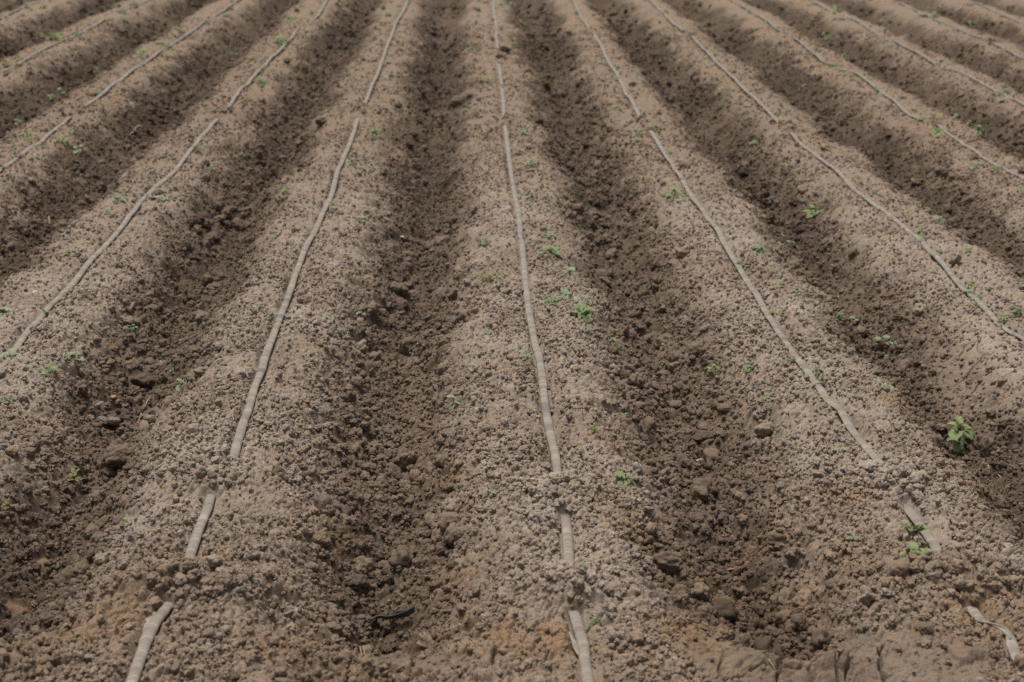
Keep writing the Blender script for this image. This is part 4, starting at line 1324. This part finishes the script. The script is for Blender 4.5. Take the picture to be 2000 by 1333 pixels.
stick('twig', [(246, 283), (250, 274), (260, 267), (268, 257), (277, 253)], 3.2, M_STRAW, 'dry Y-shaped twig lying in the furrow, upper left', 'twig',
      branches=[[(250, 274), (247, 268)], [(250, 275), (255, 279)], [(268, 257), (281, 256)]])
for pts, w, lab in [
    ([(1622, 529), (1634, 525), (1648, 522)], 3, 'pale dry twig on the smooth furrow floor, right'),
    ([(1456, 404), (1464, 417)], 4, 'short grey stick beside the dull green bush weed'),
    ([(1560, 180), (1573, 168)], 3.5, 'pale straw sliver in a far right furrow'),
    ([(1633, 236), (1643, 229)], 3.5, 'pale straw sliver left of the third tape heap'),
    ([(270, 836), (283, 815), (297, 795)], 2.4, 'long straw stalk on the furrow side, lower left'),
    ([(276, 826), (282, 834)], 2, 'short straw end beside the long stalk'),
    ([(453, 815), (457, 830)], 2.4, 'forked straw bit just left of the first tape left'),
    ([(459, 814), (450, 822)], 2, 'second straw bit left of the first tape left'),
    ([(739, 1090), (752, 1097)], 3.4, 'bright straw splinter in the dark pit'),
    ([(745, 1181), (752, 1179)], 2.2, 'yellow straw curl above the black scrap'),
    ([(780, 1185), (790, 1183)], 2, 'thin straw curl right in the dark pit'),
    ([(690, 915), (702, 928)], 3.2, 'orange-tan straw splinter in the middle furrow'),
    ([(773, 895), (780, 888)], 3, 'orange straw chip low in the middle furrow'),
    ([(735, 673), (742, 671)], 3, 'orange straw chip high in the middle furrow'),
    ([(1236, 471), (1243, 466)], 2.6, 'white straw sliver on the furrow wall right of the middle ridge'),
    ([(1192, 519), (1194, 526)], 2.4, 'upright white sliver in the furrow right of the middle ridge'),
    ([(1420, 1131), (1432, 1126), (1446, 1126)], 3, 'pale root piece at the dark pit on the right'),
    ([(1527, 1070), (1540, 1062), (1548, 1056)], 2.2, 'thin straw on the slope, lower right'),
    ([(1934, 1187), (1950, 1196), (1963, 1202)], 2, 'thin reddish straw right of the twisted tape'),
    ([(1915, 925), (1926, 935), (1929, 940)], 2, 'thin straw in the furrow at the right edge'),
    ([(1944, 940), (1953, 955)], 2, 'second thin straw in the furrow at the right edge'),
    ([(1986, 924), (2000, 922)], 2, 'pale straw cut by the right edge'),
    ([(64, 415), (80, 413)], 3, 'tan straw tuft in the left furrow, upper one'),
    ([(28, 439), (42, 446)], 2.6, 'reddish straw in the left furrow, lower one'),
    ([(96, 433), (98, 446)], 2.4, 'upright straw in the left furrow'),
    ([(70, 385), (86, 396)], 2.6, 'long straw in the left furrow, topmost'),
    ([(20, 450), (32, 448)], 2.4, 'pale straw near the left edge'),
    ([(701, 1282), (707, 1292)], 2.2, 'straw stub on the near bank, left one'),
    ([(707, 1278), (714, 1290)], 2.2, 'straw stub on the near bank, right one'),
    ([(558, 1240+80), (570, 1326)], 2.4, 'yellow straw at the bottom edge'),
    ([(1855, 205), (1872, 196), (1883, 190)], 3, 'tan root on a far furrow wall, right'),
    ([(1860, 370), (1873, 374)], 2.4, 'pale straw in the dark furrow at the right'),
    ([(1500, 1298), (1512, 1318)], 2.2, 'curled yellow straw beside the widest crack'),
    ([(340, 1107), (347, 1104)], 2, 'short straw by the end of the tape'),
    ([(243, 1250), (258, 1258)], 2, 'faint straw left of the forked tape'),
    ([(118, 975), (140, 990)], 2.6, 'grey root strand on the lower left furrow'),
]:
    stick('straw', pts, w, M_STRAW, lab, 'straw', 'bits of straw and root on the soil')
stick('bark_flake', [(1803, 534), (1808, 524)], 5, M_BLACK, 'dark bark flake standing on the ridge, right', 'bark')

# black plastic scrap in the pit at the near end of the middle furrow
def scrap():
    pts = [(722, 1238), (733, 1236), (745, 1238), (760, 1237), (775, 1233), (790, 1229), (803, 1226), (810, 1222)]
    W = [pix_ground(x, y) for x, y in pts]
    root = empty('plastic_scrap', W[3])
    z0 = max(q.z for q in W)
    pa = np.array([(q.x, q.y) for q in W])
    path = spline(pa, lambda y: .004)
    m = len(path)
    f = np.linspace(0, 1, m)
    z = np.interp(f, [0, .3, .55, .8, 1], [0, .006, .004, .012, .022])+np.interp(f, np.linspace(0, 1, len(W)), [q.z for q in W])*.5+z0*.5+.006
    hw = np.interp(f, [0, .1, .3, .6, .85, 1], [.006, .012, .011, .009, .012, .010])
    V, Fc, at = tape_mesh(path, z, hw, np.full(m, .0028), np.interp(f, [0, .5, .8, 1], [.7, .8, 1.1, 1.25]))
    V = [(v[0]-root.location.x, v[1]-root.location.y, v[2]-root.location.z) for v in V]
    mesh_obj('tube', V, Fc, M_BLACK, root)
    B = [pix_ground(x, y) for x, y in ((762, 1226), (778, 1220), (790, 1216))]
    a = Acc()
    for i in range(2):
        a.tube(B[i]+Vector((0, 0, .012))-root.location, B[i+1]+Vector((0, 0, .014))-root.location, .004, .003)
    mesh_obj('loose_strip', a.v, a.f, M_BLACK, root)
    tag(root, 'bent strip of black plastic tube half buried at the pit rim', 'plastic scrap')
scrap()

def flake(px, py, wpx, label, rz):
    p = pix_ground(px, py)
    r = wpx/px_m(p)/2
    v = [(-r, -.5*r, 0), (r*.9, -.6*r, .1*r), (r*.5, .7*r, .9*r), (-.7*r, .6*r, .7*r), (0, -.7*r, .5*r), (0, .8*r, 1.2*r)]
    f = [(0, 4, 3), (4, 1, 2), (4, 2, 5), (4, 5, 3), (0, 3, 5), (0, 5, 2), (0, 2, 1), (0, 1, 4)]
    o = mesh_obj('dark_flake_or_hole_shade', v, f, M_BLACK, smooth=False)
    o.location = p+Vector((0, 0, .003))
    o.rotation_euler = (0, 0, rz)
    tag(o, label, 'flake')
flake(1006, 837, 11, 'small black flake left of the middle tape', .4)
flake(1417, 720, 14, 'black piece standing in for a dark hole on the ridge side above the small sprout', 1.0)  # a dark hole here, its shade added as a black shape
flake(1495, 1168, 12, 'narrow black shard at the bottom of the right pit', 1.4)
flake(1980, 138, 10, 'far black flake at the upper right', .2) if False else None

build_crumbs()

# ------------------------------------------------------------------ light: bright thin overcast
SUN_EL, SUN_AZ = math.radians(77), math.radians(-50)       # azimuth from +Y (ahead), negative to the left
w = bpy.data.worlds.new('World')
scene.world = w
w.use_nodes = True
wn = w.node_tree
wn.nodes.clear()
sky = wn.nodes.new('ShaderNodeTexSky')
sky.sky_type = 'NISHITA'
sky.sun_disc = False
sky.sun_elevation = SUN_EL
sky.sun_rotation = SUN_AZ
sky.air_density = 1.0
sky.dust_density = 4.0
sky.ozone_density = 1.0
hs = wn.nodes.new('ShaderNodeHueSaturation')
hs.inputs['Saturation'].default_value = .35               # cloud veil: the blue mostly gone
bg = wn.nodes.new('ShaderNodeBackground')
bg.inputs['Strength'].default_value = .06
wo = wn.nodes.new('ShaderNodeOutputWorld')
wn.links.new(sky.outputs[0], hs.inputs['Color'])
wn.links.new(hs.outputs[0], bg.inputs[0])
wn.links.new(bg.outputs[0], wo.inputs[0])
sun = bpy.data.lights.new('sun', 'SUN')
sun.energy = 2.3
sun.angle = math.radians(28)
sun.color = (1.0, .965, .92)
so = bpy.data.objects.new('sun', sun)
COL.objects.link(so)
so.location = (0, 0, 20)
d = -Vector((math.sin(SUN_AZ)*math.cos(SUN_EL), math.cos(SUN_AZ)*math.cos(SUN_EL), math.sin(SUN_EL)))
so.rotation_euler = d.to_track_quat('-Z', 'Y').to_euler()

vs = scene.view_settings
vs.view_transform = 'Standard'
vs.look = 'None'
vs.exposure = 0.95
vs.gamma = 1.0
scene.cycles.use_denoising = False
scene.cycles.max_bounces = 5
scene.cycles.diffuse_bounces = 1
